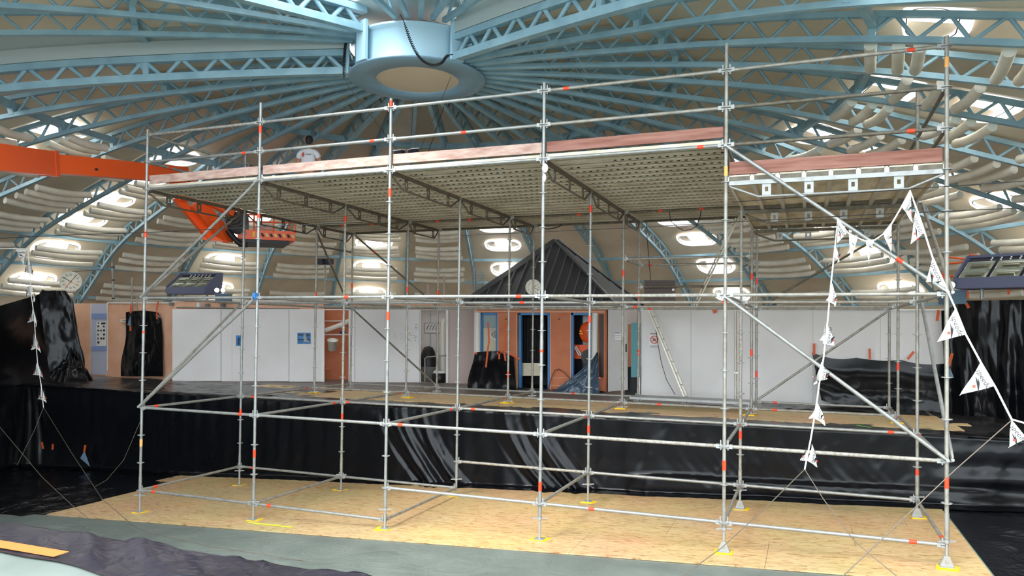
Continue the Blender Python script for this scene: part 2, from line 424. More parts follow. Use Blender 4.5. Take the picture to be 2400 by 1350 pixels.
lowM = chord(0, .14, .13).mesh('bottom_chord', M['blue']); topM = chord(DEP, .14, .12).mesh('top_chord', M['blue'])
rail = MB(); _p = [at_s(9.5*i/20, DEP+.19) for i in range(21)]
for i in range(20): rail.bar((_p[i][0], 0, _p[i][1]), (_p[i+1][0], 0, _p[i+1][1]), .16, .24)
rail = rail.mesh('boxing', M['railbeige'])
NW = int(SL[-1]/PL); bars = []; heavy = []
for i in range(NW):
    a = at_s(.12+i*PL, 0); c = at_s(.12+(i+.5)*PL, DEP); d = at_s(.12+(i+1)*PL, 0)
    for p, q in ((a, c), (c, d)): bars.append(((p[0], 0, p[1]), (q[0], 0, q[1])))
bm_ = [MB().cyl(p, q, .028, 6, caps=False).mesh('web_bar', M['blue']) for p, q in bars]
bh_ = [MB().cyl(p, q, .04, 8, caps=False).mesh('web_bar', M['blue']) for p, q in bars]
def joined(r, i0):
    b = MB()
    for p, q in bars[i0:]: b.cyl(p, q, r, 6, caps=False)
    return b.mesh('web_lattice', M['blue'])
jall = joined(.028, 0); jfrom = joined(.028, 20); jhm = joined(.04, 20); jhall = joined(.04, 0)
post = MB()
for r in (4.9, 7.9):
    a = at_s(s_of_r(r), 0); c = at_s(s_of_r(r), DEP); post.bar((a[0], 0, a[1]), (c[0], 0, c[1]), .1, .1, (0, 1, 0)); post.slab([(a[0]-.04, .02, a[1]+.05), (a[0]+.24, .02, c[1]-.05), (a[0]-.04, .02, c[1]-.05)], (0, -.04, 0))
post = post.mesh('post', M['blue'])
singles = (9, 10, 11, 12, 13, 14, -9, -8, -7, -10, -11, -12, -13, 15, 5)
for k in range(-13, 21):
    mn = k in (15, -13, -9); F = domeM(k)
    if k < -9: F = liftM @ F
    if 16 <= k <= 20: F = T((0, 0, LEAF)) @ F
    t = link('roof_truss', topM if mn else top, ceil, F)
    link('bottom_chord', lowM if mn else low, t, F)
    link('post', post, t, F)
    if mn: link('boxing', rail, t, F)
    if k in singles:
        for i in range(20): link('web_bar', (bh_ if mn else bm_)[i], t, F)
        o = link('web_lattice', jhm if mn else jfrom, t, F); o['kind'] = 'stuff'
    else: o = link('web_lattice', jall, t, F); o['kind'] = 'stuff'
def purlin(r, off, wd, ht):
    s = s_of_r(r); rr, z = at_s(s, off); b = MB(); L = 2*rr*math.sin(AL/2); x = rr*math.cos(AL/2)
    b.bar((x, -L/2, z), (x, L/2, z), wd, ht); return b.mesh('purlin', M['blue'])
for r, off, w_, h_ in ((4.9, .2, .1, .14), (7.9, .2, .1, .14), (14.0, .1, .09, .1), (15.5, .1, .09, .1), (17.1, .1, .09, .1)):
    pm = purlin(r, off, w_, h_)
    for k in range(-13, 15): link('purlin', pm, ceil, (liftM if k < -9 else Matrix.Identity(4)) @ domeM(k+.5))
# hub drum
hz = 7.26
hub = part('hub_drum', MB().rev([(1.19, hz+.02), (1.19, hz+.6), (1.27, hz+.62), (1.27, hz+.66), (1.1, hz+.66)], 64, (CX, CY, 0)), M['hubblue'], ceil)
part('flange', MB().rev([(.79, hz+.03), (.79, hz), (1.29, hz), (1.31, hz+.015), (1.31, hz+.03), (1.2, hz+.03)], 64, (CX, CY, 0)), mat('drum_flange', S(128, 162, 184), .45), hub)
part('cover_disc', MB().rev([(0.001, hz+.03), (.8, hz+.03)], 48, (CX, CY, 0)), mat('cream_disc', S(224, 206, 182), .6), hub, label='cream disc closing the drum from below')
part('top_plate', MB().rev([(.3, hz+.74), (1.1, hz+.74), (1.1, hz+.67), (.3, hz+.67)], 32, (CX, CY, 0), True), M['rust'], hub, label='rusty top plate')
for k in (15, -13, -9):
    a = ang(k); p = V((CX+1.3*math.sin(a), CY+1.3*math.cos(a), 0)); q = V((math.cos(a), -math.sin(a), 0))
    part('bracket', MB().slab([p-q*.13+V((0, 0, hz+.03)), p+q*.13+V((0, 0, hz+.03)), p+q*.13+V((0, 0, hz+.75)), p-q*.13+V((0, 0, hz+.75))], V((math.sin(a), math.cos(a), 0))*.06), M['hubblue'], hub)

# portholes
def rrect(wd, ht, rad, n=7, rad2=None):
    pts = []; rad2 = rad2 or rad
    for cx, cy, a0, rr in ((wd/2, ht/2, 0, rad), (-wd/2, ht/2, 90, rad), (-wd/2, -ht/2, 180, rad2), (wd/2, -ht/2, 270, rad2)):
        ox = cx-math.copysign(rr, cx); oy = cy-math.copysign(rr, cy)
        for i in range(n): a = math.radians(a0+90*i/(n-1)); pts.append((ox+rr*math.cos(a), oy+rr*math.sin(a)))
    return pts
def ringmb(o1, z1, o2, z2):
    b = MB(); n = len(o1); vs = [(x, y, z1) for x, y in o1]+[(x, y, z2) for x, y in o2]
    b.add(vs, [(i, (i+1) % n, n+(i+1) % n, n+i) for i in range(n)], True); return b
O1 = rrect(1.38, .9, .34, 7, .42); O2 = rrect(1.32, .85, .33, 7, .40); O3 = rrect(1.2, .67, .28, 7, .33); O4 = rrect(1.165, .635, .27, 7, .32)
sh = lambda o, dy: [(x, y+dy) for x, y in o]
O3 = sh(O3, .06); O4 = sh(O4, .06)
fr = ringmb(O1, 0, O2, .07); n_ = len(O1); fr.add([(x, y, .07) for x, y in O2]+[(x, y, .05) for x, y in O3], [(i, (i+1) % n_, n_+(i+1) % n_, n_+i) for i in range(n_)], True)
frm = fr.mesh('window_frame', mat('translucent_flange', (1, 1, 1, 1), .4, emit=.6))  # flange glow stands in for daylight coming through it
gk = ringmb(O3, .052, O4, .052); gkm = gk.mesh('gasket', M['gasket'])
rvm = ringmb(O4, .052, O4, -.055).mesh('reveal', M['frame_white'])
pnm = MB().poly([(x, y, -.055) for x, y in O4]).mesh('window_pane', M['pane'])
PORT = [8.6, 10.2, 12.0, 13.6, 15.25, 16.9]
def tangentM(k, s, off):
    p = dome(k, s, off); e = dome(k, s+.02, off); dn = (e-p).normalized(); a = ang(k); tx = V((math.cos(a), -math.sin(a), 0))
    up = -dn; nrm = tx.cross(up)                          # inward normal
    if nrm.dot(V((CX, CY, 3))-p) < 0: tx = -tx; nrm = tx.cross(up)
    return Matrix(((tx.x, up.x, nrm.x, p.x), (tx.y, up.y, nrm.y, p.y), (tx.z, up.z, nrm.z, p.z), (0, 0, 0, 1)))
def inview(p, mrg=90):
    x, y = proj(p); return -mrg < x < 2400+mrg and -mrg < y < 1350+mrg
def hid(p):
    x, y = proj(p); return 430 < x < 1690 and 300 < y < 505
wn = 0
for k in (-8.5, -6.5, -4.5, -2.5, -.5, 1.5, 4.5, 6.5, 8.5, 10.5, 12.5, 14.5):
    for r in PORT:
        s = s_of_r(r); p = dome(k, s, .4)
        wn += 1; m_ = tangentM(k, s, .53)
        o = link('window_%d' % wn, frm, None, m_); o['kind'] = 'structure'; o['label'] = 'rounded lit porthole in the dome shell'
        link('gasket', gkm, o, m_); link('reveal', rvm, o, m_); link('window_pane', pnm, o, m_)
# foam tubes
TUBE = [8.45, 8.9, 9.35, 10.7, 11.1, 11.5, 11.9, 12.7, 13.1, 13.5, 14.5, 14.85, 15.2, 16.2, 16.55, 16.9]
def ordn(i): return '%d%s' % (i, 'th' if 10 < i % 100 < 14 else {1: 'st', 2: 'nd', 3: 'rd'}.get(i % 10, 'th'))
tmesh = {}
def tube_mesh(r):
    key = round(r, 2)
    if key not in tmesh:
        L = r*AL*.74; b = MB(); pts = [(0, -L/2+L*i/8, -.045*math.sin(PI*i/8)) for i in range(9)]
        b.path(pts, .085, 12); tmesh[key] = b.mesh('foam_tube', M['foam'])
    return tmesh[key]
bays = [.5, -.5, -1.5, -2.5, -3.5, -4.5, -5.5, -6.5, -7.5] ; bayr = [5.5, 6.5, 7.5, 8.5, 9.5, 10.5, 11.5, 12.5]
random.seed(3)
for side, lst in (('left', bays), ('right', bayr)):
    for bi, k in enumerate(lst):
        port = k in (-6.5, -4.5, -2.5, -.5, 6.5, 8.5, 10.5, 12.5)
        rows = sorted([p-d for p in PORT for d in (.72, .42, .12)]) if port else TUBE
        c = 0
        for r in rows:
            r2 = r+random.uniform(-.05, .05); s = s_of_r(r2); sh_ = random.uniform(-.3, .3)*AL*.1
            p = dome(k+sh_*3, s, -.02)
            if not inview(p, 60) or hid(p): continue
            if port and k == 8.5 and r < 8.2: continue
            c += 1; a = ang(k)
            q0 = at_s(s-.1); q1 = at_s(s+.1)
            o = link('foam_tube', tube_mesh(r), None, T(p) @ Matrix.Rotation(PI/2-a+random.uniform(-.02, .02), 4, 'Z') @ Matrix.Rotation(random.uniform(-.03, .03), 4, 'X'))
            tag(o, 'white foam tube, %s tubed bay %s of the hut, %s from the top' % (ordn(bi+1), side, ordn(c)), 'foam tube', 'foam tubes hung under the dome')

# ================================================================== SCAFFOLD
BX = 2.57; RY = [0, 2.57, 5.14, 6.71]
sc = thing('scaffold', 'tall tube scaffold with steel deck standing over the pool edge', 'scaffold', (0, 0, fz(0)))
rosm = MB().cyl((0, 0, -.0045), (0, 0, .0045), .062, 12).cyl((0, 0, -.02), (0, 0, -.0045), .03, 10).mesh('rosette', M['zinc'])
def tubemesh(L, m, r=.0242): return MB().cyl((0, 0, 0), (L, 0, 0), r, 10).mesh('tube', m)
whm = MB().box((.05, 0, .012), (.055, .042, .02)).box((.05, 0, -.018), (.055, .042, .02)).box((.085, 0, 0), (.04, .05, .055)).box((.046, 0, .015), (.016, .008, .13)).mesh('wedge_head', M['zinc'])
bandm = {}
def band(parent, a, b, f, m='red_tape', r=.0258, L=.085):
    a, b = V(a), V(b); d = (b-a).normalized(); p = a+(b-a)*f
    part('tape_band', MB().cyl(p-d*L/2, p+d*L/2, r, 10, caps=False), M[m], parent)
STD = {}
topS = [6.1, 6.34, 6.15, 6.12, 6.36, 6.12]
tops = [topS, [6.2, 5, 5, 5, 5, 6.25], [6.2, 5, 5, 5, 5, 5.62], [5, 5, 5, 5, 5, 3.2]]
for r in range(4):
    for c in range(6):
        x, y = c*BX, RY[r]
        g = fz(x) if r < 2 else DECK
        z0 = g+.36 if r < 2 else DECK+.09
        z1 = tops[r][c]
        mm = 'steel' if r < 2 and c < 4 else 'steel_worn'
        if (r, c) == (4, 2): mm = 'paint_speck'
        if r == 1 and c in (1, 4): mm = 'paint_speck'
        o = link('standard', MB().cyl((0, 0, 0), (0, 0, z1-z0), .0242, 12).cyl((0, 0, 0), (0, 0, .3), .0285, 12).mesh('standard', M[mm]), sc, T((x, y, z0)))
        STD[(c, r)] = o
        L = math.ceil((z0+.02)*2)/2
        while L <= z1-.05:
            link('rosette', rosm, o, T((x, y, L))); L += .5
        for q in (2.0, 4.0):
            part('joint_sleeve', MB().cyl((x, y, q+.22), (x, y, q+.36), .0268, 10), M[mm], o)
        # jack
        jk = part('base_jack', MB().cyl((x, y, g+.03), (x, y, z0+.12), .019, 8), M['zinc'], sc)
        if r < 2 and c in (4, 5):
            part('swivel_plate', MB().slab([(x-.075, y-.02, g+.035), (x+.075, y-.02, g+.035), (x+.028, y-.02, g+.16), (x-.028, y-.02, g+.16)], (0, .006, 0)).slab([(x-.075, y+.02, g+.035), (x+.075, y+.02, g+.035), (x+.028, y+.02, g+.16), (x-.028, y+.02, g+.16)], (0, .006, 0)).cyl((x, y-.04, g+.1), (x, y+.04, g+.1), .014, 8).box((x, y, g+.035), (.16, .15, .008)), M['zinc'], jk)
        else: part('foot_plate', MB().box((x, y, g+.034), (.15, .15, .008)), M['zinc'], jk)
        part('jack_nut', MB().cyl((x, y, z0-.05), (x, y, z0-.01), .034, 8).bar((x-.1, y-.03, z0-.035), (x+.1, y+.03, z0-.025), .02, .018), M['zinc'], jk)
for (c, r), zs in {(0, 0): [(4.18, 0), (2.33, 0), (.36, 1)], (1, 0): [(4.36, 0), (.35, 0), (5.88, 0)], (2, 0): [(6.05, 0), (4.65, 0), (2.7, 0)], (3, 0): [(2.25, 0), (.25, 0)],
                   (4, 0): [(.75, 0), (4.65, 1)], (5, 0): [(.74, 0), (5.8, 1)], (0, 1): [(.66, 0)], (1, 1): [(4.7, 0), (.7, 0)], (2, 1): [(4.28, 0)], (3, 1): [(4.66, 0), (2.7, 0), (.76, 0)],
                   (4, 1): [(.82, 0)], (5, 1): [(.4, 0), (4.0, 0)], (0, 2): [(3.3, 0)], (1, 2): [(3.4, 0)], (2, 2): [(1.5, 0)], (3, 2): [(3.7, 0)], (4, 2): [(3.6, 0), (2.1, 0)], (5, 2): [(1.9, 0)], (0, 3): [(3.6, 0)], (1, 3): [(3.4, 0)], (3, 3): [(3.3, 0), (2.0, 0)], (4, 3): [(3.6, 0), (1.6, 0)]}.items():
    for z, p in zs: band(STD[(c, r)], (c*BX, RY[r], z-.5), (c*BX, RY[r], z+.5), .5, 'tape_pale' if p else 'red_tape', .0262, .13)
lm = {}
def ledger(a, b, m='steel', bands=()):
    a, b = V(a), V(b); L = (b-a).length; x = (b-a)/L
    key = (round(L, 2), m)
    if key not in lm: lm[key] = MB().cyl((.07, 0, 0), (L-.07, 0, 0), .0242, 12).mesh('ledger', M[m])
    y = V((0, 0, 1)).cross(x).normalized(); z = x.cross(y)
    F = Matrix(((x.x, y.x, z.x, a.x), (x.y, y.y, z.y, a.y), (x.z, y.z, z.z, a.z), (0, 0, 0, 1)))
    o = link('ledger', lm[key], sc, F); link('wedge_head', whm, o, F)
    G = Matrix(((-x.x, -y.x, z.x, b.x), (-x.y, -y.y, z.y, b.y), (-x.z, -y.z, z.z, b.z), (0, 0, 0, 1)))
    link('wedge_head', whm, o, G)
    for f in bands: band(o, a, b, f)
    return o
P3 = lambda c, r, z: (c*BX, RY[r], z)
bandS = {(1, 0): [.88], (1, 2): [.1], (-.5, 0): [.13], (-.5, 1): [.13], (5.5, 0): [.87], (5.5, 1): [.87], (5.5, 2): [.5], (6, 3): [.13], (6, 4): [.85], (5, 3): [.87], (5, 4): [.85], (0, 4): [.86], (3, 2): [.86], (3, 1): [.7], (0, 3): [.3]}
for c in range(5):
    for L in (1, 3, 5, 5.5, 6):
        mm = 'steel'
        if c == 4: mm = {1: 'paint_speck', 3: 'steel_worn', 5: 'steel_dirty', 5.5: 'steel_dirty', 6: 'steel_worn'}[L]
        if c == 3: mm = {1: 'paint_speck', 3: 'paint_speck', 5: 'steel', 5.5: 'steel_worn', 6: 'steel_worn'}[L]
        if c == 0 and L == 6: mm = 'paint_speck'
        ledger(P3(c, 0, L), P3(c+1, 0, L), mm, bandS.get((L, c), ()))
    L = -.5 if c < 2 else 0
    ledger(P3(c, 0, L), P3(c+1, 0, L), 'steel', bandS.get((L, c), ()))
    ledger(P3(c, 1, L), P3(c+1, 1, L), 'steel' if c != 2 else 'paint_speck', {0: [.14]}.get(c, ()))
    ledger(P3(c, 1, 1), P3(c+1, 1, 1), 'steel', {0: [.13], 1: [.05], 2: [.13], 4: [.86]}.get(c, ()))
    ledger(P3(c, 1, 3), P3(c+1, 1, 3), 'steel' if c < 3 else 'steel_worn', {2: [.5], 3: [.9]}.get(c, ()))
    for r in (2, 3):
        ledger(P3(c, r, 3), P3(c+1, r, 3), 'steel_worn', {3: [.1]}.get(c, ()))
        ledger(P3(c, r, 1), P3(c+1, r, 1), 'steel_worn' if r == 2 else 'steel', {(4, 2): [.17], (4, 3): [.15], (2, 3): [.4], (3, 2): [.3]}.get((c, r), ()))
        if c < 4: ledger(P3(c, r, 5 if r == 3 else 4.98), P3(c+1, r, 5 if r == 3 else 4.98), 'steel_dirty', [.3, .62] if r == 2 else ())
for c in range(6):
    for r in range(3):
        for L in (1, 3): ledger(P3(c, r, L), P3(c, r+1, L), 'steel' if r == 0 else 'steel_worn', [.12] if (c, r, L) in ((0, 0, 1),) else ([.88] if L == 1 and r < 2 else ()))
    L = -.5 if c < 3 else 0
    ledger(P3(c, 0, L), P3(c, 1, L), 'steel_worn', [.13] if c in (0, 5) else ())
for L in (5.5, 6): ledger(P3(0, 0, L), P3(0, 1, L), 'paint_speck' if L == 6 else 'steel', [.2] if L == 5.5 else ()); ledger(P3(0, 1, L), P3(0, 2, L), 'steel_dirty')
for L in (5.5, 5.0): ledger(P3(5, 0, L), P3(5, 1, L), 'steel_dirty'); ledger(P3(5, 1, L), P3(5, 2, L), 'steel_dirty')
for L in (4,): ledger(P3(3, 2, L), P3(4, 2, L), 'steel_worn'); ledger(P3(3, 3, L), P3(4, 3, L), 'steel_worn', [.1])
ledger(P3(3, 3, 3.5), P3(4, 3, 3.5), 'steel_dirty'); ledger(P3(3, 2, 4), P3(3, 3, 4), 'steel_worn')
ledger(P3(0, 2, 4.5), P3(0, 3, 4.5), 'steel_dirty')
def brace(a, b, m='steel', f=None):
    a, b = V(a), V(b); d = (b-a).normalized()
    o = part('diagonal_brace', MB().cyl(a+d*.05, b-d*.05, .0242, 10), M[m], sc)
    for p, s in ((a, 1), (b, -1)): part('brace_head', MB().bar(p+d*s*.0, p+d*s*.13, .02, .056, (0, 1, 0)).cyl(p+V((0, -.03, 0)), p+V((0, .03, 0)), .02, 8), M['zinc'], o)
    if f: band(o, a, b, f)
O = V((0, -.06, 0))
brace(V(P3(0, 0, 3.02))+O, V(P3(1, 0, 4.98))+O); brace(V(P3(0, 0, 1.02))+O, V(P3(1, 0, 2.98))+O)
brace(V(P3(4, 0, 4.98))+O, V(P3(5, 0, 3.02))+O, 'steel', .8); brace(V(P3(4, 0, 2.98))+O, V(P3(5, 0, 1.02))+O)
Q = V((-.06, 0, 0)); W_ = V((.06, 0, 0))
brace(V(P3(0, 0, 3.02))+Q, V(P3(0, 1, 4.98))+Q, 'steel_worn'); brace(V(P3(0, 0, 1.02))+Q, V(P3(0, 1, 2.98))+Q, 'steel_worn')
brace(V(P3(5, 0, 3.02))+W_, V(P3(5, 1, 4.5))+W_, 'steel_worn'); brace(V(P3(5, 0, 1.02))+W_, V(P3(5, 1, 2.98))+W_)
brace(V(P3(0, 2, 4.95))+Q, V(P3(0, 3, 3.02))+Q, 'steel_dirty'); U_ = V((0, .06, 0))
brace(V(P3(0, 3, 4.98))+U_, V(P3(1, 3, 3.02))+U_, 'steel_dirty', .25); brace(V(P3(0, 3, 2.98))+U_, V(P3(1, 3, 1.02))+U_, 'steel_dirty')
brace(V(P3(4, 3, 1.02))+U_, V(P3(5, 3, 2.98))+U_, 'steel_worn'); brace(V(P3(4, 3, 3.02))+U_, V(P3(5, 3, 4.6))+U_, 'steel_dirty')
# lattice beams carrying the decks
def lattice(a, b, m='steel_dirty', plates=3, drop=.2, pm=None):
    a, b = V(a), V(b); d = (b-a); L = d.length; d /= L; z = V((0, 0, -drop))
    o = part('lattice_beam', MB().bar(a+d*.04, b-d*.04, .05, .055), M[m], sc)
    part('lower_chord', MB().path([a+d*.05+V((0, 0, -.04)), a+d*.16*L+z, b-d*.16*L+z, b-d*.05+V((0, 0, -.04))], .017, 8), M[m], o)
    for i in range(plates):
        p = a+d*L*(.2+.6*i/(plates-1)); q = d*.05
        for s in (-1, 1): part('web_plate', MB().bar(p+q*s*.75+V((0, 0, -.02)), p+q*s*.75+z, .008, .035, d), M[pm or m], o)
        part('web_plate', MB().bar(p-q+z*.2, p+q+z*.2, .0085, .06).bar(p-q+z*.82, p+q+z*.82, .0085, .06), M[pm or m], o)
for c in range(5):
    for r in range(3): lattice(P3(c, r, 4.98), P3(c, r+1, 4.98), 'steel_dirty', 3 if r < 2 else 2, .22)
for r in range(3): lattice(P3(4, r, 4.48), P3(5, r, 4.48), 'steel' if r == 0 else 'steel_dirty', 4, .19, 'zinc')
# steel deck planks (lengthwise) and timber-faced planks of the lower deck (crosswise)
def plank(L, wd):
    b = MB(); h = wd/2; pts = [(-h+.04, -.05), (-h+.04, -.068), (-h, -.068), (-h, .0), (-.076, 0), (-.07, -.05), (-.048, -.05), (-.042, 0), (.042, 0), (.048, -.05), (.07, -.05), (.076, 0), (h, 0), (h, -.068), (h-.04, -.068), (h-.04, -.05)]
    n = len(pts); vs = [(x, y, z) for x in (.02, L-.02) for y, z in pts]
    b.add(vs, [(i, i+1, n+i+1, n+i) for i in range(n-1)])
    for x in (.03, L-.03): b.box((x, 0, -.03), (.03, wd-.01, .07))
    return b.mesh('steel_plank', M['plank'])
pk = plank(BX-.05, .312)
random.seed(11)
for c in range(4):
    ys = [.19+.32*i for i in range(8)] + [2.57+.17+.32*i for i in range(8)] + [5.14+.17+.32*i for i in range(5)]
    for y in ys: link('steel_plank', pk, sc, T((c*BX+.025, y, 5.075+random.uniform(-.004, .004))))
wp = MB().box((BX/2, 0, 0), (BX-.06, .29, .018)).mesh('timber_plank', M['ply'])
rimm = MB().box((BX/2, 0, -.03), (BX-.06, .03, .075)).mesh('plank_rim', M['alu'])
capm = MB().box((0, 0, -.03), (.03, .27, .07)).mesh('plank_end', M['steel_dirty'])
for r in range(2):
    for i in range(8):
        F = T((4*BX+.17+i*.319, RY[r]+.0, 4.585)) @ Matrix.Rotation(PI/2, 4, 'Z')
        o = link('timber_plank', wp, sc, F); link('plank_end', capm, o, F @ T((.05, 0, 0))); link('plank_end', capm, o, F @ T((BX-.05, 0, 0)))
        for s in (-1, 1): link('plank_rim', rimm, o, F @ T((0, s*.148, 0)))
for c in range(4):
    x0 = c*BX
    part('toe_board', MB().box((x0+BX/2+random.uniform(-.01, .01), .05, 5.185), (BX-.07, .032, .15), Matrix.Rotation(random.uniform(-.006, .006), 3, 'Y')), M['toe_pale' if c < 3 else 'toe_red'], sc)
part('toe_board', MB().box((4*BX+BX/2, .045, 4.69), (BX-.08, .032, .17)), M['toe_red'], sc, label='red-brown toe board of the lower deck')
# deck plank lying on the low ledgers of the back bay
part('steel_plank', MB().box((3*BX+BX/2, 5.9, 1.06), (BX-.1, .6, .05)), M['steel'], sc)
part('clamp', MB().box((BX+.0, -.05, 3.02), (.06, .08, .11)), mat('blue_clamp', S(60, 120, 180), .4), sc, label='blue clamp on a front post')
part('knotted_rag', MB().sph((3*BX+.03, -.02, 4.86), .05, 8, (1, .7, 1.4)).sph((3*BX+.02, -.02, 4.72), .04, 8, (.8, .6, 1.5)), M['paper'], sc, label='knotted pale rag hanging below the deck')
# pads under the posts that can be seen
random.seed(5)
on = ['first', 'second', 'third', 'fourth', 'fifth', 'sixth']
for r in range(3):
    for c in range(6):
        g = fz(c*BX) if r < 2 else DECK+.01
        b = MB(); b.box((0, 0, 0), (.235, .215, .028)); b.box((0, 0, .012), (.19, .17, .018))
        o = link('base_pad', b.mesh('base_pad', M['yellow']), None, T((c*BX+random.uniform(-.03, .03), RY[r]+random.uniform(-.03, .03), g+.014)) @ Matrix.Rotation(random.uniform(-.3, .3), 4, 'Z'))
        tag(o, 'yellow base pad under the %s post from left in the %s scaffold row' % (on[c], ['front', 'second', 'deck'][r]), 'base pad', 'yellow base pads under the scaffold')

# ================================================================== BOARDS ON THE FLOORS
osf = thing('board_floor', 'pale chipboard flooring laid on the pool floor under the scaffold', 'flooring', (5.8, 1.4, fz(5.8)))
tilt = Matrix.Rotation(-math.atan(.0495), 3, 'Y')
random.seed(2)
def boards(parent, rows, zf, m, tl):
    for (y0, y1, xa, xb, off) in rows:
        x = xa
        nx = xa+off
        while x < xb-.01:
            e = min(nx, xb); cx = (x+e)/2
            part('osb_board', MB().box((cx, (y0+y1)/2, zf(cx)+.011+random.uniform(0, .0006)), (e-x-.0016, y1-y0-.0016, .018), tl), m, parent)
            x = e; nx = e+2.5
boards(osf, [(-.55, .7, -1.68, 13.28, 2.5), (.7, 1.95, -1.8, 13.28, 1.2), (1.95, 2.62, -1.85, 13.28, 2.0), (2.62, 3.24, -2.42, 13.28, .9), (3.24, 3.58, -2.36, 12.11, 1.8)], fz, M['osb'], tilt)
def spray(nm, pts, m, par):
    b = MB()
    for i in range(len(pts)-1):
        p, q = V(pts[i]), V(pts[i+1]); n = (q-p).cross(V((0, 0, 1))).normalized(); w0 = random.uniform(.015, .04); w1 = random.uniform(.015, .04)
        b.poly([p-n*w0, q-n*w1, q+n*w1, p+n*w0])
    part(nm, b, m, par)
spray('paint_mark', [(2.62+.12*i, -.18+.03*nz(i*.7)-.012*i, fz(2.62+.12*i)+.0235) for i in range(9)], M['spray'], osf)
osd = thing('board_walkway', 'chipboard walkway on the pool deck behind the black edge', 'flooring', (6, 5.5, DECK))
boards(osd, [(4.45, 5.3, -.9, 13.8, 1.7), (5.3, 6.05, -.2, 14.05, 2.5), (6.05, 6.75, -2.75, 13.7, 1.3)], lambda x: DECK, M['osb2'], None)

# ================================================================== PLASTIC SHEETS
def sheet(name, label, fn, nu, nv, m=None, group=None):
    o = one(name, MB().grid(fn, nu, nv), m or M['black'], label, 'plastic sheet', group); return o
def smooth(t): t = max(0, min(1, t)); return t*t*(3-2*t)
def bump(q, a, b, e): return smooth((q-a)/e)*smooth((b-q)/e)
def stage(u, v):
    x = XL+.03+27.3*u; zb = fz(x)+.02
    if v < .22:
        t = v/.22; y = 4.62-1.04*t; z = DECK+.012+.03*max(0, fbm(x*1.6, y*3, 1))+(.018 if t > .6 else 0)
        return (x, y+.03*nz(x*3, 2), z)
    t = min(1, (v-.22)/.68); d = t
    z = DECK+.02+(zb-DECK-.02)*t; q = x-.95*d**1.7
    y = 3.575+.012*math.sin(2*PI*x*2.4+3*nz(x*.7))*(1-d*.4)*(.4+.6*max(0, nz(x*.5, 5)+.4))+.035*fbm(x*.55, z*.4, 3)
    big = bump(q, 2.5, 4.3, .6)+.9*bump(q, 5.2, 6.9, .6)+.08*bump(q, 8.2, 12.5, 1)
    y -= big*(.03+.10*d)*(math.sin(2*PI*q/.62+1.5*nz(q*1.3))*.5+.5)
    fan = bump(x, -8.6, -7.1, .35); y -= fan*(.03+.10*d)*(math.sin(2*PI*(x+8.0)/(.16+.34*d))*.5+.5)
    y -= big*.022*math.sin(2*PI*q/.21+2*nz(q*2, z))*(.3+d)
    y -= .085*bump(x, 8.1, 14.2, .5)*smooth((d-.74-.03*nz(x*.6, 3))/.05)*(1-.5*smooth((d-.9)/.1))
    y -= bump(x, 13.0, 19.5, .8)*.045*math.sin(2*PI*(d*2.6+.25*nz(x*.5, 8)+.05*x))*d
    y -= .016*max(0, fbm(x*2.2+d*1.5, d*1.6, 11))
    y -= .10*d**3*(.6+.5*nz(x*.9, 9))
    if v > .9: s = (v-.9)/.1; y -= .22*s; z = zb+.03*(1-s)+.02*abs(nz(x*4, s*3))
    return (x, y, z)
st = sheet('plastic_sheet', 'glossy black plastic sheet hung over the long raised pool edge behind the scaffold', stage, 900, 44)
def dtop(u, v):
    x = -8.4+7.9*u+(1.2*v if u > .9 else 0); y = 3.57+3.1*v
    return (x, y, DECK+.016+.05*max(0, fbm(x*1.1+y*.4, y*2.2, 4))*(1 if .03 < v else 0))
sheet('plastic_sheet', 'dark plastic sheet with painted sheen spread over the pool deck left of the boards', dtop, 130, 60, M['blacktop'])
def rdeck(u, v):
    x = 13.7+5.2*u; y = 3.57+4.6*v
    return (x, y, DECK+.014+.05*max(0, fbm(x*1.3, y*1.8, 14)))
sheet('plastic_sheet', 'dark plastic sheet with painted sheen spread over the pool deck right of the boards', rdeck, 80, 70, M['blacktop'])
def bdeck(u, v):
    x = 8.6+5.0*u; y = 6.78+1.2*v
    return (x, y, DECK+.012+.05*max(0, fbm(x*1.6, y*3, 15)))
sheet('plastic_sheet', 'narrow dark plastic strip lying between the boards and the right white partition', bdeck, 80, 24, M['blacktop'])
def fl(x0, x1, y0, y1, sd):
    def f(u, v):
        x = x0+(x1-x0)*u; y = y0+(y1-y0)*v; e = min(u, 1-u, v, 1-v)
        return (x, y, fz(x)+.004+.035*smooth(e*12)*max(0, .35+fbm(x*1.7, y*1.7, sd)))
    return f
sheet('plastic_sheet', 'crinkled black plastic sheet on the sunken floor left of the chipboard', fl(-8.4, -1.72, -.75, 3.55, 3), 130, 90, M['blackf'])
sheet('plastic_sheet', 'crinkled black plastic sheet on the sunken floor right of the chipboard', fl(13.31, 18.9, -3, 3.5, 8), 120, 130, M['blackf'])
def tarp(u, v):
    x = -8.4+27*u; y = -6.0+5.43*v
    if y > -.75 and x < -2: y = -.75-.1*nz(x)
    return (x, y, fz(x)+.003+.012*max(0, fbm(x*.8+y, y*2.5, 2)))
one('tarpaulin', MB().grid(tarp, 260, 70), M['tarp'], 'grey-green sheeting covering the pool floor in front of the chipboard', 'sheeting')
def lwall(u, v):
    y = -6+9.6*u; z = fz(XL)+.02+(DECK+.1-fz(XL))*v
    return (XL+.06+.07*fbm(y*1.2, z*.6, 6)+.12*(1-v)**3, y, z)
sheet('plastic_sheet', 'black plastic sheet hanging down the short left side of the pool', lwall, 140, 24)
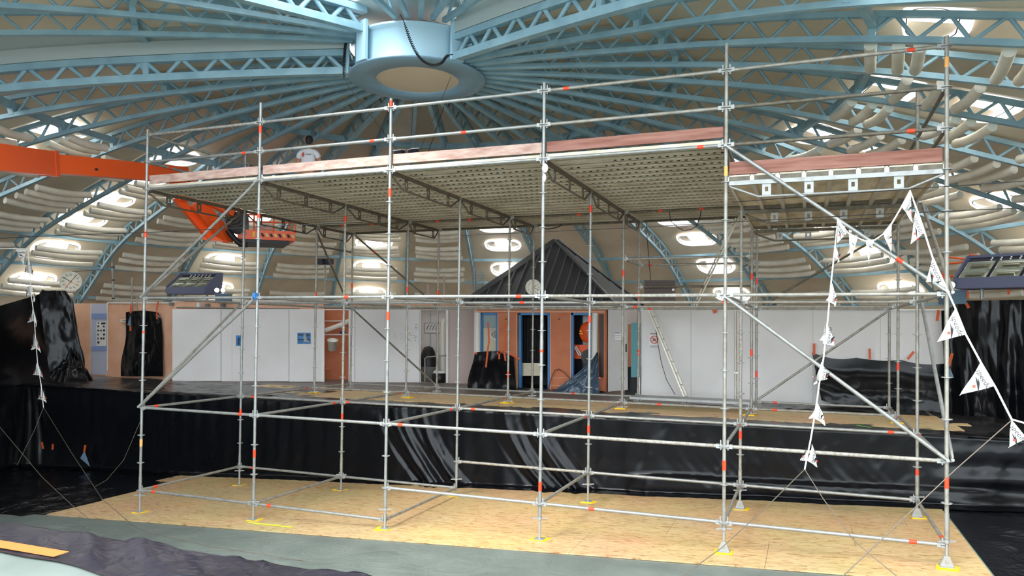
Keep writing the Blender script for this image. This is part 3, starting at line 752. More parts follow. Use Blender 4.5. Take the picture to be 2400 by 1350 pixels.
# tent of black plastic over equipment in the left corner
PA, PB_ = onz(86, 892, DECK), onz(165, 884, DECK)
bx = onz(122, 888, DECK); dv = V((bx.x-CAM.x, bx.y-CAM.y, 0)).normalized(); rv = V((dv.y, -dv.x, 0))
dep = (bx-CAM).dot(FW); hgt = (757-681)/FPX*dep+CAM.z
def tent(u, v):
    # u around the front half, v down
    a = PI*(1.0-u); wdt = .46+.34*smooth(v); zz = hgt-.02-(hgt-DECK)*v
    px = max(-1, min(1, 1.35*math.cos(a))); py = max(-.2, min(1, 1.5*math.sin(a)))
    if v < .12: wdt *= (.62+.38*v/.12)
    f = .05*v*math.sin(9*u+2*nz(u*4))+.05*fbm(u*5, v*3, 2)
    p = bx+rv*(px*(wdt+f))-dv*(py*(.42+.3*v+f))
    return (p.x, p.y, max(DECK+.02, zz+.04*fbm(u*4, v*4)))
o = sheet('plastic_sheet', 'black plastic tent over tall equipment in the left corner under the round clock', tent, 70, 50)
part('top_cover', MB().poly([bx+rv*a-dv*b+V((0, 0, hgt-.03-DECK)) for a, b in ((-.34, .25), (.30, .25), (.30, -.5), (-.34, -.5))]), M['black'], o)
t0, t1 = atd(92, 690, dep-.6), atd(-140, 757, dep-9.0)
g0, g1 = onz(120, 897, DECK), V((XL+.1, -3.0, DECK-.1))
def slope(u, v):
    a = V(t0).lerp(V(t1), u); b = V(g0).lerp(V(g1), u); p = a.lerp(b, v)
    p += V((.5, -.3, 0))*(.16*fbm(u*3, v*2, 5)+.05*math.sin(14*u+5*v)*v); p.z -= .12*math.sin(PI*v)
    return p
sheet('plastic_sheet', 'black plastic sheet sloping from the tent down past the left frame edge', slope, 80, 40)
def pile(u, v):
    p = onz(168, 893, DECK); a = 2*PI*u; r = .62*v*(1+.3*nz(math.cos(a)*2, math.sin(a)*2)); h = .75*(1-v)**.8*(1+.5*fbm(u*9, v*5))
    return (p.x+r*math.cos(a), p.y+r*math.sin(a), DECK+.01+max(0, h))
sheet('plastic_sheet', 'crumpled heap of black plastic at the foot of the blue arch', pile, 40, 16)
# sheet taped on the peach wall
A1, A2 = (-12.4, 7.5), (-5.9, 6.75)
def onA(x, y, off=0.0):
    n = V((A2[1]-A1[1], A1[0]-A2[0], 0)).normalized(); n = n if n.dot(CAM-V((A1[0], A1[1], 0))) > 0 else -n
    return onplane(x, y, (A1[0]+n.x*off, A1[1]+n.y*off), (A2[0]+n.x*off, A2[1]+n.y*off))
def peachdrape(u, v):
    xl = 305+(-10 if v < .35 else -10-12*smooth((v-.35)/.5)); xr = 370+ (8 if v > .1 else 8*v/.1)+4*smooth(v*2)
    y = 732+150*v-4*math.sin(PI*u)*(1-v); return onA(xl+(xr-xl)*u, y, .07+.05*fbm(u*5, v*3, 7)+.12*v**3)
pd_ = sheet('plastic_sheet', 'black plastic sheet taped over an opening in the peach wall', peachdrape, 50, 50)
def strip(par, f, pts, wd, m='tape'):
    b = MB(); n = len(pts); vs = []
    for i, (x, y) in enumerate(pts):
        a = pts[max(0, i-1)]; c = pts[min(n-1, i+1)]; d = V((c[0]-a[0], c[1]-a[1])).normalized(); q = (-d.y*wd/2, d.x*wd/2)
        vs += [f(x-q[0], y-q[1]), f(x+q[0], y+q[1])]
    b.add(vs, [(2*i, 2*i+1, 2*i+3, 2*i+2) for i in range(n-1)]); part('tape', b, M[m], par)
fA = lambda x, y: onA(x, y, .2)
for pts in ([(307, 714), (306, 734)], [(371, 706), (367, 728)], [(305, 764), (306, 776)], [(367, 730), (368, 748)]): strip(pd_, fA, pts, 4)
b = MB(); b.poly([onA(306, 738, .16), onA(298, 762, .16), onA(307, 764, .16)]); part('folded_corner', b, M['pvc'], pd_)
b = MB(); b.poly([onA(366, 732, .16), onA(378, 746, .16), onA(366, 742, .16)]); part('folded_corner', b, M['pvc'], pd_)
# right: sheet over the benches, taped to the white partition
RW = 8.15
def bench(u, v):
    xt = 1903+312*u; ytop = 826+12*math.sin(PI*min(1, u*2.2))*.4+26*u+6*abs(math.sin(3*PI*u))
    yb = 946+22*u
    if u < .12: yb -= 8*(1-u/.12)
    return ony(xt+22*v*(1-u), ytop+(yb-ytop)*v, RW-.08-.4*smooth((v-.2)/.6)*(.85+.1*fbm(u*4, v*1.5, 3))-.04*math.sin(5*v+9*u)*v)
bn = sheet('plastic_sheet', 'black plastic sheet over benches against the white partition right of the posts', bench, 90, 40)
fR = lambda x, y: ony(x, y, RW-.16)
for pts in ([(1908, 805), (1908, 832)], [(2038, 817), (2039, 842)], [(2142, 824), (2127, 842)]): strip(bn, fR, pts, 6)
# tall drape at the far right
D1, D2 = (13.55, 8.1), (18.6, 4.9)
def onD(x, y, off=0.0):
    n = V((D2[1]-D1[1], D1[0]-D2[0], 0)).normalized(); n = n if n.dot(CAM-V((D1[0], D1[1], 0))) > 0 else -n
    return onplane(x, y, (D1[0]+n.x*off, D1[1]+n.y*off), (D2[0]+n.x*off, D2[1]+n.y*off))
def rdrape(u, v):
    xt = 2206+(2620-2206)*u; yt = 728-22*smooth(u/.14)-8*u
    xb = 2238+(2640-2238)*u; yb = 985+44*u+8*nz(u*9)
    if u < .05: xb -= 12
    x = xt+(xb-xt)*v**1.5; y = yt+(yb-yt)*v
    return onD(x, y, .05+.10*fbm(u*7, v*1.2, 4)+.07*math.sin(38*u+4*v+3*nz(u*5))*(.3+v)+.35*smooth((v-.7)/.3))
rd = sheet('plastic_sheet', 'tall black plastic drape under the floodlight bank at the far right', rdrape, 130, 50)
fD = lambda x, y: onD(x, y, .3)
for pts in ([(2200, 727), (2196, 752)], [(2264, 710), (2271, 722)], [(2232, 828), (2224, 858)]): strip(rd, fD, pts, 7)
b = MB(); b.poly([onD(2226, 860, .25), onD(2236, 886, .25), onD(2224, 884, .25)]); part('folded_corner', b, M['pvc'], rd)
# near pool edge: black fold and orange tape at the bottom left
def nfold(u, v):
    x = -3+13*u; y0 = -6.55+.12*nz(x*1.3)+(-.12*smooth((x-6.3)/1.2)); y = y0+(-5.98-y0)*min(1, v/.7)
    z = DECK+.02+.055*max(0, fbm(x*3.2+y*3.5, y*1.2+x*.4, 1)+.1)*smooth(v*5)
    if v > .7: z -= (v-.7)/.3*1.5; y += .05*fbm(x*2, v*5)
    return (x, y, z)
nf = sheet('plastic_sheet', 'wrinkled black plastic fold along the near pool edge at the bottom left', nfold, 190, 40, M['fold'])
part('tape', MB().slab([(3.0, -6.52, DECK+.03), (6.35, -6.50, DECK+.03), (6.4, -6.42, DECK+.05), (3.0, -6.44, DECK+.05)], (0, 0, .003)), M['tape_near'], nf)
# loose tape, corners and shreds on the stage wall and deck
fS = lambda x, y: ony(x, y, 3.4)
for pts in ([(98, 1036), (101, 1052)], [(124, 1041), (123, 1054)], [(200, 1043), (197, 1060)]): strip(st, fS, pts, 5)
b = MB(); b.poly([fS(198, 1056), fS(188, 1074), fS(211, 1094)]); part('folded_corner', b, M['pvc'], st, label='pale folded corner of the sheet')
spray('paint_mark', [V((12.1+.05*i, 4.1-.07*i, DECK+.06)) for i in range(5)], M['spraygreen'], st)
def hutdrape(u, v):
    xl = 1112-16*smooth(v*1.2); xr = 1204+6*v; yt = 826-3*math.sin(PI*u)+ (8*u if u > .7 else 0)
    return ony(xl+(xr-xl)*u, yt+(914-yt)*v, 8.85-.3*smooth(v)-.03*fbm(u*4, v*1.5, 5)-.02*math.sin(20*u)*v)
hd = sheet('plastic_sheet', 'black plastic sheet taped below the hut window, left of its door', hutdrape, 44, 34)
fH = lambda x, y: ony(x, y, 8.62)
for pts in ([(1144, 755), (1146, 800), (1142, 830), (1139, 861)], [(1185, 756), (1184, 820)], [(1165, 828), (1180, 822)], [(1170, 822), (1170, 842)], [(1181, 822), (1185, 846)], [(1186, 824), (1218, 842)], [(1112, 827), (1118, 829)]): strip(hd, fH, pts, 4)
def bluedrape(u, v):
    x0, y0 = 1400, 826; xl = 1398-118*v**1.3; xr = 1402+3*v; yb = 928
    x = xl+(xr-xl)*u; y = y0+(yb-y0)*v*(1-.0*u)
    return ony(x, y, 8.82-.3*v-.08*fbm(u*4, v*4, 6)-.05*math.sin(10*u+6*v)*v)
bd = sheet('plastic_sheet', 'blue-grey plastic sheet drooping across the right hut window', bluedrape, 34, 34, M['blueplastic'])
strip(bd, fH, [(1396, 905), (1394, 918)], 6); strip(bd, fH, [(1404, 884), (1407, 888)], 5)

# ================================================================== WALLS BEHIND THE DECK
def slabpx(f, x0, x1, y0, y1, th, back=True):
    pts = [f(x0, y1), f(x1, y1), f(x1, y0), f(x0, y0)]
    n = (pts[1]-pts[0]).cross(pts[3]-pts[0]).normalized()
    if n.dot(CAM-pts[0]) > 0: n = -n
    return MB().slab(pts, n*th)
pw = struct('wall_back', slabpx(lambda x, y: onA(x, y), 158, 412, 711, 890, .12), M['peach'], 'peach rendered wall behind the deck at the left')
fA0 = lambda x, y: onA(x, y, .025)
for x0, x1, y0, y1, m, nm in ((213, 250, 712, 878, 'lilac', 'lilac_panel'), (212, 214, 712, 874, 'whitetrim', 'trim_strip'), (249, 251, 710, 868, 'whitetrim', 'trim_strip'), (252, 412, 708, 711, 'whitetrim', 'cap'), (160, 213, 876, 886, 'cream', 'plinth')):
    part(nm, slabpx(fA0, x0, x1, y0, y1, .02), M[m], pw)
fA1 = lambda x, y: onA(x, y, .045)
for y0, y1 in ((735, 747), (812, 822)): part('blue_band', slabpx(fA1, 214, 249, y0, y1, .015), M['bluepaint'], pw)
po = one('poster', slabpx(fA1, 226, 248, 754, 811, .01), M['paper'], 'tall white poster of small pictures on the lilac wall panel', 'poster')
random.seed(9); b = MB(); fA2 = lambda x, y: onA(x, y, .06)
for r in range(5):
    for c in range(3):
        if random.random() < .85:
            x = 228+c*6.6; y = 763+r*9.4; q = random.uniform(3, 5.5); b.poly([fA2(x, y), fA2(x+q, y+random.uniform(-1, 1)), fA2(x+q, y+4), fA2(x+.6, y+4.6)])
b.poly([fA2(227, 756), fA2(233, 756), fA2(232, 760)]); b.poly([fA2(237, 756), fA2(247, 755.5), fA2(247, 759.5), fA2(237, 760)])
part('pictograms', b, M['ink'], po, kind='stuff')
sg = one('sign', slabpx(fA1, 282, 301, 748.5, 754.5, .01), M['paper'], 'small white name sign on the peach wall beside the black sheet', 'sign')
rA = (onA(300, 751)-onA(282, 751)).normalized()
text('lettering', 'HOMMES', .062, M['ink'], sg, onA(291, 751.6, .062), rA, (0, 0, 1))
B1, B2 = (-6.24, 6.62), (.5, 9.6)
def onB(x, y, off=0.0):
    n = V((B2[1]-B1[1], B1[0]-B2[0], 0)).normalized(); n = n if n.dot(CAM-V((B1[0], B1[1], 0))) > 0 else -n
    return onplane(x, y, (B1[0]+n.x*off, B1[1]+n.y*off), (B2[0]+n.x*off, B2[1]+n.y*off))
def fB(off): return lambda x, y: onB(x, y, off)
bw = struct('wall_back', slabpx(fB(-.12), 404, 758, 706, 893, .1), M['peach'], 'peach wall with a band showing over the white panels')
part('wall_panel', slabpx(fB(-.12), 824, 1112, 704, 727, .1), M['peach'], bw); part('wall_panel', slabpx(fB(-.11), 1050, 1112, 722, 897, .1), M['pinkgrey'], bw)
part('cap', slabpx(fB(-.08), 404, 1112, 704, 706.5, .14), M['whitetrim'], bw)
part('conduit', MB().path([onB(414, 720.5, .06), onB(560, 723, .06), onB(702, 724, .06)], .022, 8), M['grey'], bw)
for i, (x, y) in enumerate(((402, 713), (486, 715), (523, 716), (467, 716))): part('fitting', MB().box(onB(x, y, -.05), (.1, .1, .09 if i < 3 else .16)), M['grey' if i < 3 else 'whitetrim'], bw)
def panelset(nm, label, lst, f0, y0, y1a, y1b, xa, xb, cat='partition'):
    t = tag(link(nm, None), label, cat)
    for (x0, x1, m, th, off) in lst:
        ya = y1a+(y1b-y1a)*(x0-xa)/(xb-xa)
        part('trim_strip' if x1-x0 < 6 else 'panel', slabpx(lambda x, y: f0(x, y, off), x0, x1, y0, ya, th), M[m], t)
    return t
pl = panelset('white_partition', 'run of tall white changing cubicle panels behind the scaffold, left part', [(404, 517, 'white', .03, .10), (518.5, 541, 'white', .03, .06), (541, 543, 'whitetrim', .05, .09), (543, 677, 'white', .03, .06), (678, 753, 'white', .03, .06), (753, 760, 'whitetrim', .06, .09), (817, 831, 'whitetrim', .06, .09), (832, 901, 'white', .03, .06), (901.5, 904.5, 'whitetrim', .05, .09), (905.5, 983, 'white', .03, .06), (984, 986, 'whitetrim', .06, .09), (1045, 1051, 'whitetrim', .06, .09)], onB, 726, 893, 897, 404, 1050)
part('head_rail', slabpx(fB(.09), 404, 1051, 724.5, 727, .05), M['whitetrim'], pl)
part('panel', slabpx(fB(.02), 1052, 1110, 726, 900, .04), M['pinkgrey'], pl, label='pinkish grey door leaf')
nb_ = struct('wall_back', slabpx(fB(-1.1), 735, 845, 722, 890, .1), M['terra'], 'terracotta back wall of the open niche')
part('wall_panel', slabpx(fB(-1.3), 975, 1075, 722, 893, .1), M['white'], nb_)
part('panel_joint', slabpx(fB(-1.28), 1008, 1009, 733, 880, .02), M['grey'], nb_)
pn = one('pipe', MB().path([onB(761, 775, -.3), onB(800, 761, -.5), onB(826, 748, -.6)], .07, 12), M['bucketw'], 'white waste pipe crossing the open terracotta niche', 'pipe')
for i, yy in enumerate((751, 783)): one('shelf', slabpx(fB(-.7), 757, 826, yy, yy+2.5, .25), M['whitetrim'], ['upper white shelf edge in the terracotta niche above the slanting pipe', 'lower white shelf edge in the terracotta niche below the pipe'][i], 'shelf')
one('cloth', MB().sph(onB(803, 779, -.6), .1, 8, (1.2, .6, .5)), mat('blue_cloth', S(40, 60, 120), .8), 'small dark blue thing on the niche shelf', 'cloth')
bk = onB(779, 809, .06); bkt = thing('bucket', 'white plastic bucket hanging tilted in the terracotta niche', 'bucket', bk)
mb = MB().rev([(.001, -.15), (.115, -.15), (.15, .15), (.156, .15), (.158, .165), (.146, .165), (.142, .14), (.11, -.13), (.001, -.13)], 20)
rot = Matrix.Rotation(math.radians(14), 4, 'Y') @ Matrix.Rotation(math.radians(16), 4, 'X')
o = link('pail', mb.mesh('pail', M['bucketw']), bkt, T(bk) @ rot)
link('handle', MB().path([(.15*math.cos(PI*i/8), .02, .15+.1*math.sin(PI*i/8)) for i in range(9)], .004, 5).mesh('handle', M['wire']), o, T(bk) @ rot)
one('pipe', MB().path([onB(758, 864, .04), onB(773, 865, -.05)], .06, 10), M['terradark'], 'short orange pipe stub low in the niche', 'pipe')
# pictures and notices on the panels
def paper(x0, x1, y0, y1, f, m, label, cat='notice', th=.006): return one('notice' if cat == 'notice' else cat, slabpx(f, x0, x1, y0, y1, th), M[m], label, cat)
p = paper(697, 728, 780, 806, fB(.085), 'photoblue', 'blue swimming photo pinned on a white panel right of the first posts', 'photo')
part('swimmer', MB().slab([onB(711, 783, .1), onB(716, 782, .1), onB(719, 796, .1), onB(726, 803, .1), onB(712, 801, .1)], (0, 0, .004)), M['paper'], p)
for y in (784, 795): part('lane_rope', slabpx(fB(.1), 698, 727, y, y+2.2, .004), M['ink'], p)
p = paper(553, 565, 786, 811, fB(.085), 'photoblue', 'blue poster half hidden behind a post on the left white panels', 'photo')
part('figure', slabpx(fB(.1), 558, 561, 792, 808, .004), M['ink'], p)
random.seed(4)
for i, (x0, x1, y0, y1, lb) in enumerate(((919, 946, 778, 801, 'plain map-like notice on the white panel left of the doorway'), (948, 979, 777, 801, 'notice sheet dense with small drawings beside the open cubicle doorway'), (968, 979, 758, 775, 'small sheet of drawings above the dense notice by the doorway'))):
    p = paper(x0, x1, y0, y1, fB(.08), 'white', lb); b = MB()
    for j in range((10, 26, 8)[i]):
        x = random.uniform(x0+1, x1-4); y = random.uniform(y0+1, y1-3); q = random.uniform(1.2, 3)
        b.poly([onB(x, y, .095), onB(x+q, y-.4, .095), onB(x+q*.8, y+random.uniform(.6, 2), .095)])
    part('drawings', b, M['greyink' if i != 1 else 'ink'], p, kind='stuff')
wb = one('board', slabpx(fB(-1.2), 996, 1032, 758, 780, .03), M['white'], 'framed board with hooks on the inner wall of the open cubicle', 'board')
part('board_frame', slabpx(fB(-1.22), 995, 1033, 757, 781.5, .03), M['grey'], wb)
for i in range(4): part('hook', MB().path([onB(1000+i*7, 773, -1.15), onB(1002+i*7, 766, -1.12), onB(1006+i*7, 761, -1.12)], .008, 5), M['ink'], wb)
bp = onB(1003, 893, -.7); bn_ = thing('waste_bin', 'grey bin lined with a black bag standing in the cubicle doorway', 'bin', (bp.x, bp.y, DECK))
part('bin_body', MB().rev([(.001, 0), (.2, 0), (.25, .6), (.26, .62)], 18, (bp.x, bp.y, DECK+.01)), M['grey'], bn_)
part('bin_bag', MB().rev([(.262, .45), (.27, .62), (.2, .9), (.12, 1.05), (.001, 1.08)], 14, (bp.x, bp.y, DECK+.01)), M['rubber'], bn_)
one('grab_rail', MB().path([onB(996, 897, .25), onB(996, 840, .25), onB(1000, 837, .25), onB(1046, 833, .1)], .02, 8), M['steel_worn'], 'grey grab rail bent at the cubicle doorway', 'rail')
one('pipe', MB().path([onB(1038, 880, -.9), onB(1039, 760, -.9), onB(1043, 748, -.9)], .09, 10), M['bucketw'], 'thick white pipe standing inside the cubicle doorway', 'pipe')
p_ = onB(1029, 893, -.3); st_ = thing('machine', 'small black floor machine with a pale rim in the cubicle doorway', 'machine', (p_.x, p_.y, DECK))
part('machine_body', MB().rev([(.001, 0), (.2, 0), (.22, .1), (.2, .28), (.1, .36), (.001, .37)], 14, (p_.x, p_.y, DECK+.01)), M['rubber'], st_)
part('rim', MB().rev([(.205, .27), (.14, .36), (.13, .35)], 14, (p_.x, p_.y, DECK+.01)), M['whitetrim'], st_)
# right white partition
onR = lambda x, y, off=0: ony(x, y, RW-off)
pr_ = panelset('white_partition', 'plain white partition with a ladder leaning on it, right of the hut', [(1497, 1500, 'whitetrim', .06, .03), (1503, 1619, 'white', .04, 0), (1619.6, 1721, 'white', .04, 0), (1722, 1724.5, 'whitetrim', .05, .03), (1727, 1729, 'whitetrim', .05, .03), (1730, 1770, 'white', .04, 0), (1770.6, 1905, 'white', .04, 0), (1905.6, 2063, 'white', .04, 0), (2063.6, 2212, 'white', .04, 0)], onR, 727, 934, 975, 1497, 2212)
part('head_rail', slabpx(lambda x, y: ony(x, y, RW-.05), 1497, 2212, 724, 728, .06), M['whitetrim'], pr_)
sw = struct('wall_back', slabpx(lambda x, y: ony(x, y, RW+.15), 1470, 1502, 716, 760, .1), M['pinkgrey'])
part('wall_panel', slabpx(lambda x, y: ony(x, y, RW+.6), 1465, 1503, 860, 935, .1), M['dark'], sw)
one('locker', slabpx(lambda x, y: ony(x, y, RW-.2), 1479, 1496, 757, 884, .3), M['teal'], 'teal locker door between the white door and the right partition', 'locker')
p = paper(1521, 1546, 781, 818, lambda x, y: ony(x, y, RW-.012), 'paper', 'white no-photography notice with a red circle on the right partition', 'sign')
fq = lambda x, y: ony(x, y, RW-.03); c0 = fq(1533.5, 796); rr = (fq(1543, 796)-c0).length
part('red_ring', MB().path([c0+V((rr*.9*math.cos(2*PI*i/24), 0, rr*.9*math.sin(2*PI*i/24))) for i in range(25)], rr*.1, 6), M['redink'], p)
part('red_bar', MB().bar(c0+V((-rr*.62, 0, rr*.62)), c0+V((rr*.62, 0, -rr*.62)), .004, rr*.18), M['redink'], p)
part('camera_symbol', MB().box(c0+V((0, .006, -.01)), (rr*.9, .004, rr*.55)).box(c0+V((0, .006, rr*.3)), (rr*.3, .004, rr*.2)), M['greyink'], p)
part('text_line', slabpx(fq, 1523, 1543, 781.5, 783, .003), M['ink'], p)
for y in (809.5, 812, 814.5): part('text_line', slabpx(fq, 1523, 1543, y, y+.9, .003), M['greyink'], p)
strip(pr_, lambda x, y: ony(x, y, RW-.07), [(1673, 723), (1677, 733)], 10)

# ================================================================== HUT
hut = thing('pool_hut', 'terracotta attendant hut with a dark pyramid seam roof and blue door', 'hut', (4.4, 10.6, DECK))
HY = 9.0
fh = lambda off: (lambda x, y: ony(x, y, HY-off))
xw0, xw1 = fh(0)(1112, 800).x, fh(0)(1418, 800).x; ZL = fh(0)(1260, 733).z; ZT = 3.22
D_ = 3.6
hb = MB()
hb.slab([(xw0, HY+.02, ZL), (xw1, HY+.02, ZL), (xw1, HY+.02, ZT), (xw0, HY+.02, ZT)], (0, .2, 0))
part('lintel', hb, M['terra'], hut)
part('lintel_line', MB().box(((xw0+xw1)/2, HY, ZL+.03), (xw1-xw0, .05, .04)), M['peach'], hut)
for y0 in (HY+.1, HY+D_): part('side_wall', MB().box((xw0-.03+.05, HY+D_/2, (DECK+ZT)/2), (.1, D_, ZT-DECK)), M['pinkgrey'], hut) if y0 < HY+1 else part('back_wall', MB().box(((xw0+xw1)/2, HY+D_, (DECK+ZT)/2), (xw1-xw0, .1, ZT-DECK)), M['terra'], hut)
part('side_wall', MB().box((xw1-.05, HY+D_*.5+.5, (DECK+ZT)/2), (.1, D_-1.0, ZT-DECK)), M['terra'], hut)
part('floor_slab', MB().box(((xw0+xw1)/2, HY+D_/2, DECK+.02), (xw1-xw0, D_, .04)), M['dark'], hut)
part('interior_shade', MB().box(((xw0+xw1)/2, HY+1.2, (DECK+ZT)/2), (xw1-xw0-.3, .05, ZT-DECK-.1)), M['dark'], hut)  # near-black sheet and floor stand in for the shade inside the hut
for x0, x1 in ((1167, 1211), (1290, 1337)):
    o = part('wall_panel', slabpx(fh(.0), x0, x1, 733, 918, .16), M['terra'], hut)
    for s in (x0, x1): part('edge_strip', slabpx(fh(.02), s-.9, s+.9, 733, 918, .18), M['peach'], o)
    for y in (885, 903): part('joint', slabpx(fh(.012), x0+1, x1-1, y, y+1.3, .02), M['peach'], o)
    part('hook', MB().cyl(fh(0)((x0+x1)/2-3, 748), fh(.06)((x0+x1)/2-3, 748), .025, 8), M['rust'], o)
part('jamb', slabpx(fh(-.1), 1211, 1217, 733, 912, .08), M['terradark'], hut)
part('wall_panel', slabpx(fh(0), 1402, 1419, 733, 919, .2), M['terra'], hut); part('side_reveal', slabpx(fh(.01), 1404, 1415, 736, 885, .1), M['brown'], hut)
for x0, x1 in ((1111.5, 1126), (1386.5, 1401)):
    c = fh(.05)((x0+x1)/2, 800); r = (fh(0)(x1, 800)-fh(0)(x0, 800)).length/2
    part('column', MB().cyl((c.x, c.y, DECK), (c.x, c.y, ZL), r, 24), M['colwhite'], hut)
def blueframe(x0, x1, y0, y1, t, nm, bottom=True):
    o = part(nm, slabpx(fh(-.02), x0, x1, y0, y0+t, .1), M['doorblue'], hut)
    part('frame_post', slabpx(fh(-.02), x0, x0+t, y0, y1, .1), M['doorblue'], o); part('frame_post', slabpx(fh(-.02), x1-t, x1, y0, y1, .1), M['doorblue'], o)
    if bottom: part('frame_sill', slabpx(fh(-.02), x0, x1, y1-t, y1, .1), M['doorblue'], o)
    return o
df = blueframe(1216, 1289, 733, 913, 5.5, 'door_frame', False)
for x in (1231, 1245, 1258, 1272): part('curtain', MB().grid(lambda u, v, x=x: fh(-.45-.05*math.sin(4*PI*u))(x-7+14*u, 742+112*v), 8, 4), M['curtain'], df)
part('half_board', slabpx(fh(-.2), 1221, 1266, 851, 881, .03), M['cream'], df, label='cream half-height board in the doorway')
wf = blueframe(1126, 1167, 733, 893, 5, 'window_frame')
part('window_pane', slabpx(fh(-.09), 1131, 1163, 738, 889, .01), M['glass'], wf)
part('blind', slabpx(fh(-.06), 1133, 1163, 769, 889, .01), M['cream'], wf); part('logo_arc', MB().path([fh(-.04)(1163-15*math.sin(PI*i/10)*.9, 770+28*i/10) for i in range(11)], .02, 6), M['paper'], wf)
for x in (1153, 1157, 1161): part('logo_bar', MB().path([fh(-.04)(x+2, 772), fh(-.04)(x, 792)], .012, 6), M['greyink'], wf)
wf = blueframe(1338, 1387, 733, 905, 5.5, 'window_frame')
part('window_pane', slabpx(fh(-.5), 1343, 1382, 738, 900, .02), mat('dark_pane', S(30, 34, 40), .1), wf)
# reflection of the boom lift base in the right window, built as solid parts
om = thing('machine', 'reflection of the orange boom lift, built as solid shapes inside the right hut window', 'machine', fh(-.35)(1365, 905))
b = MB().sph(fh(-.42)(1379, 779), .28, 20, (.95, .3, 1.05)); part('counterweight', b, M['orange'], om)
part('chassis', slabpx(fh(-.4), 1345, 1380, 808, 841, .12), M['orange'], om); part('wheel', MB().cyl(fh(-.3)(1379, 836), fh(-.48)(1379, 836), .2, 20), M['rubber'], om)
part('marking', MB().bar(fh(-.09)(1359, 776), fh(-.09)(1363, 776), .01, .04).bar(fh(-.09)(1358, 782), fh(-.09)(1366, 782), .01, .03), M['yellow'], om)
for q in (-1, 1): part('strut', MB().path([fh(-.3)(1347+q*2, 812), fh(-.3)(1360+q*3, 832), fh(-.3)(1372, 834)], .02, 6), M['paper'], om)
# roof
apx, apz = 4.42, fh(0)(1260, 733).z
e0, e1, ey0, ey1 = xw0-.12, xw1+.28, HY-.35, HY+D_-.25
ax = (e0+e1)/2; ay = (ey0+ey1)/2; az = ony(1302, 566, ay).z; ax = ony(1302, 566, ay).x
ez = ony(1260, 709, ey0).z
C4 = [V((e0, ey0, ez)), V((e1, ey0, ez)), V((e1, ey1, ez)), V((e0, ey1, ez))]; AP = V((ax, ay, az))
for i in range(4):
    a, c = C4[i], C4[(i+1) % 4]; n = (c-a).cross(AP-a).normalized()
    if n.z < 0: n = -n
    o = part('roof_face', MB().slab([a, c, AP], -n*.05), M['roofdark'], hut)
    ns = 15; d = (c-a)/ns; mid = (a+c)/2; slope_ = (AP-mid); 
    w0 = (AP-a).dot((c-a).normalized())/(c-a).length
    for j in range(1, ns):
        t = j/ns; h = t/w0 if t < w0 else (1-t)/(1-w0)
        foot = a.lerp(c, t); peak = a+(c-a)*w0; dirn = AP-peak
        e = foot+dirn*max(.02, h*.965)
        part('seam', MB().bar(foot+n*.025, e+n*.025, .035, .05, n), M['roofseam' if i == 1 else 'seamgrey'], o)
    part('hip_cap', MB().bar(a+n*.03, AP+n*.03, .2, .05, n), M['roofdark'], o)
    part('eave_trim', MB().bar(a-V((0, 0, .05)), c-V((0, 0, .05)), .03, .12), M['roofdark'], o)
def clock(name, label, c, r, nrm, m, nums, hands):
    nrm = V(nrm).normalized(); x = V((0, 0, 1)).cross(nrm).normalized(); y = V((0, 0, 1)); y = nrm.cross(x)
    F = frame(c, x, y); t = thing(name, label, 'clock', c)
    link('case', MB().rev([(.001, -.03), (r*.98, -.03), (r, -.01), (r, .03), (r*.94, .03), (r*.93, .015)], 40).mesh('case', M['frame_white']), t, F)
    link('dial', MB().rev([(.001, .016), (r*.935, .016)], 40).mesh('dial', M['clockface']), t, F)
    b = MB()
    for i in range(60):
        a = 2*PI*i/60; q = .8 if i % 5 == 0 else .86
        b.bar((r*q*math.sin(a), r*q*math.cos(a), .019), (r*.91*math.sin(a), r*.91*math.cos(a), .019), .012*r*(2.4 if i % 5 == 0 else 1), .002)
    o = link('minute_marks', b.mesh('minute_marks', M['ink']), t, F); o['kind'] = 'stuff'
    for i, s in enumerate(nums):
        a = 2*PI*i/len(nums); text('numeral', s, r*.25, M['ink'], t, F @ V((r*.66*math.sin(a), r*.66*math.cos(a), .02)), x, y)
    for dg, L, wd, mm in hands:
        a = math.radians(dg); link('hand', MB().bar((-.12*r*math.sin(a), -.12*r*math.cos(a), .026), (L*r*math.sin(a), L*r*math.cos(a), .026), wd*r, .004).mesh('hand', M[mm]), t, F)
    return t
cc = ony(1250, 673, HY-.62)
ck = clock('wall_clock', 'round cream clock with black numerals standing before the dark hut roof', cc, .21*1.0, (.12, -1, 0), 'dial', ['12', '1', '2', '3', '4', '5', '6', '7', '8', '9', '10', '11'], [(64, .5, .06, 'ink'), (118, .8, .045, 'ink')])
part('bracket', MB().box((cc.x, HY-.2, cc.z-.15), (.06, .9, .04)), M['grey'], ck)
c2 = atd(165.5, 660, 22.4)
c2k = clock('pace_clock', 'large round white pace clock with coloured hands at the left arch', c2, 23/FPX*22.4, (CAM.x-c2.x, CAM.y-c2.y, 0), 'dial', ['60', '5', '10', '15', '20', '25', '30', '35', '40', '45', '50', '55'], [(38, .9, .05, 'ink'), (302, .8, .06, 'ink'), (122, .85, .05, 'tape_pale'), (214, .85, .05, 'red_tape')])
part('bracket', MB().bar(c2+V((0, .05, .3)), c2+V((-.6, 1.6, .5)), .03, .03), M['grey'], c2k)
dl = thing('door_1', 'white door leaf standing ajar right of the hut', 'door', (6.6, 8.9, DECK)); dl['kind'] = 'structure'; del dl['category']
part('leaf', MB().slab([ony(1425, 918, 8.95), ony(1469, 914, 8.55), ony(1469, 726, 8.55), ony(1425, 724, 8.95)], (.02, .04, 0)), M['white'], dl)
part('handle', MB().bar(ony(1467.5, 806, 8.52), ony(1467.5, 825, 8.52), .03, .03), M['ink'], dl)
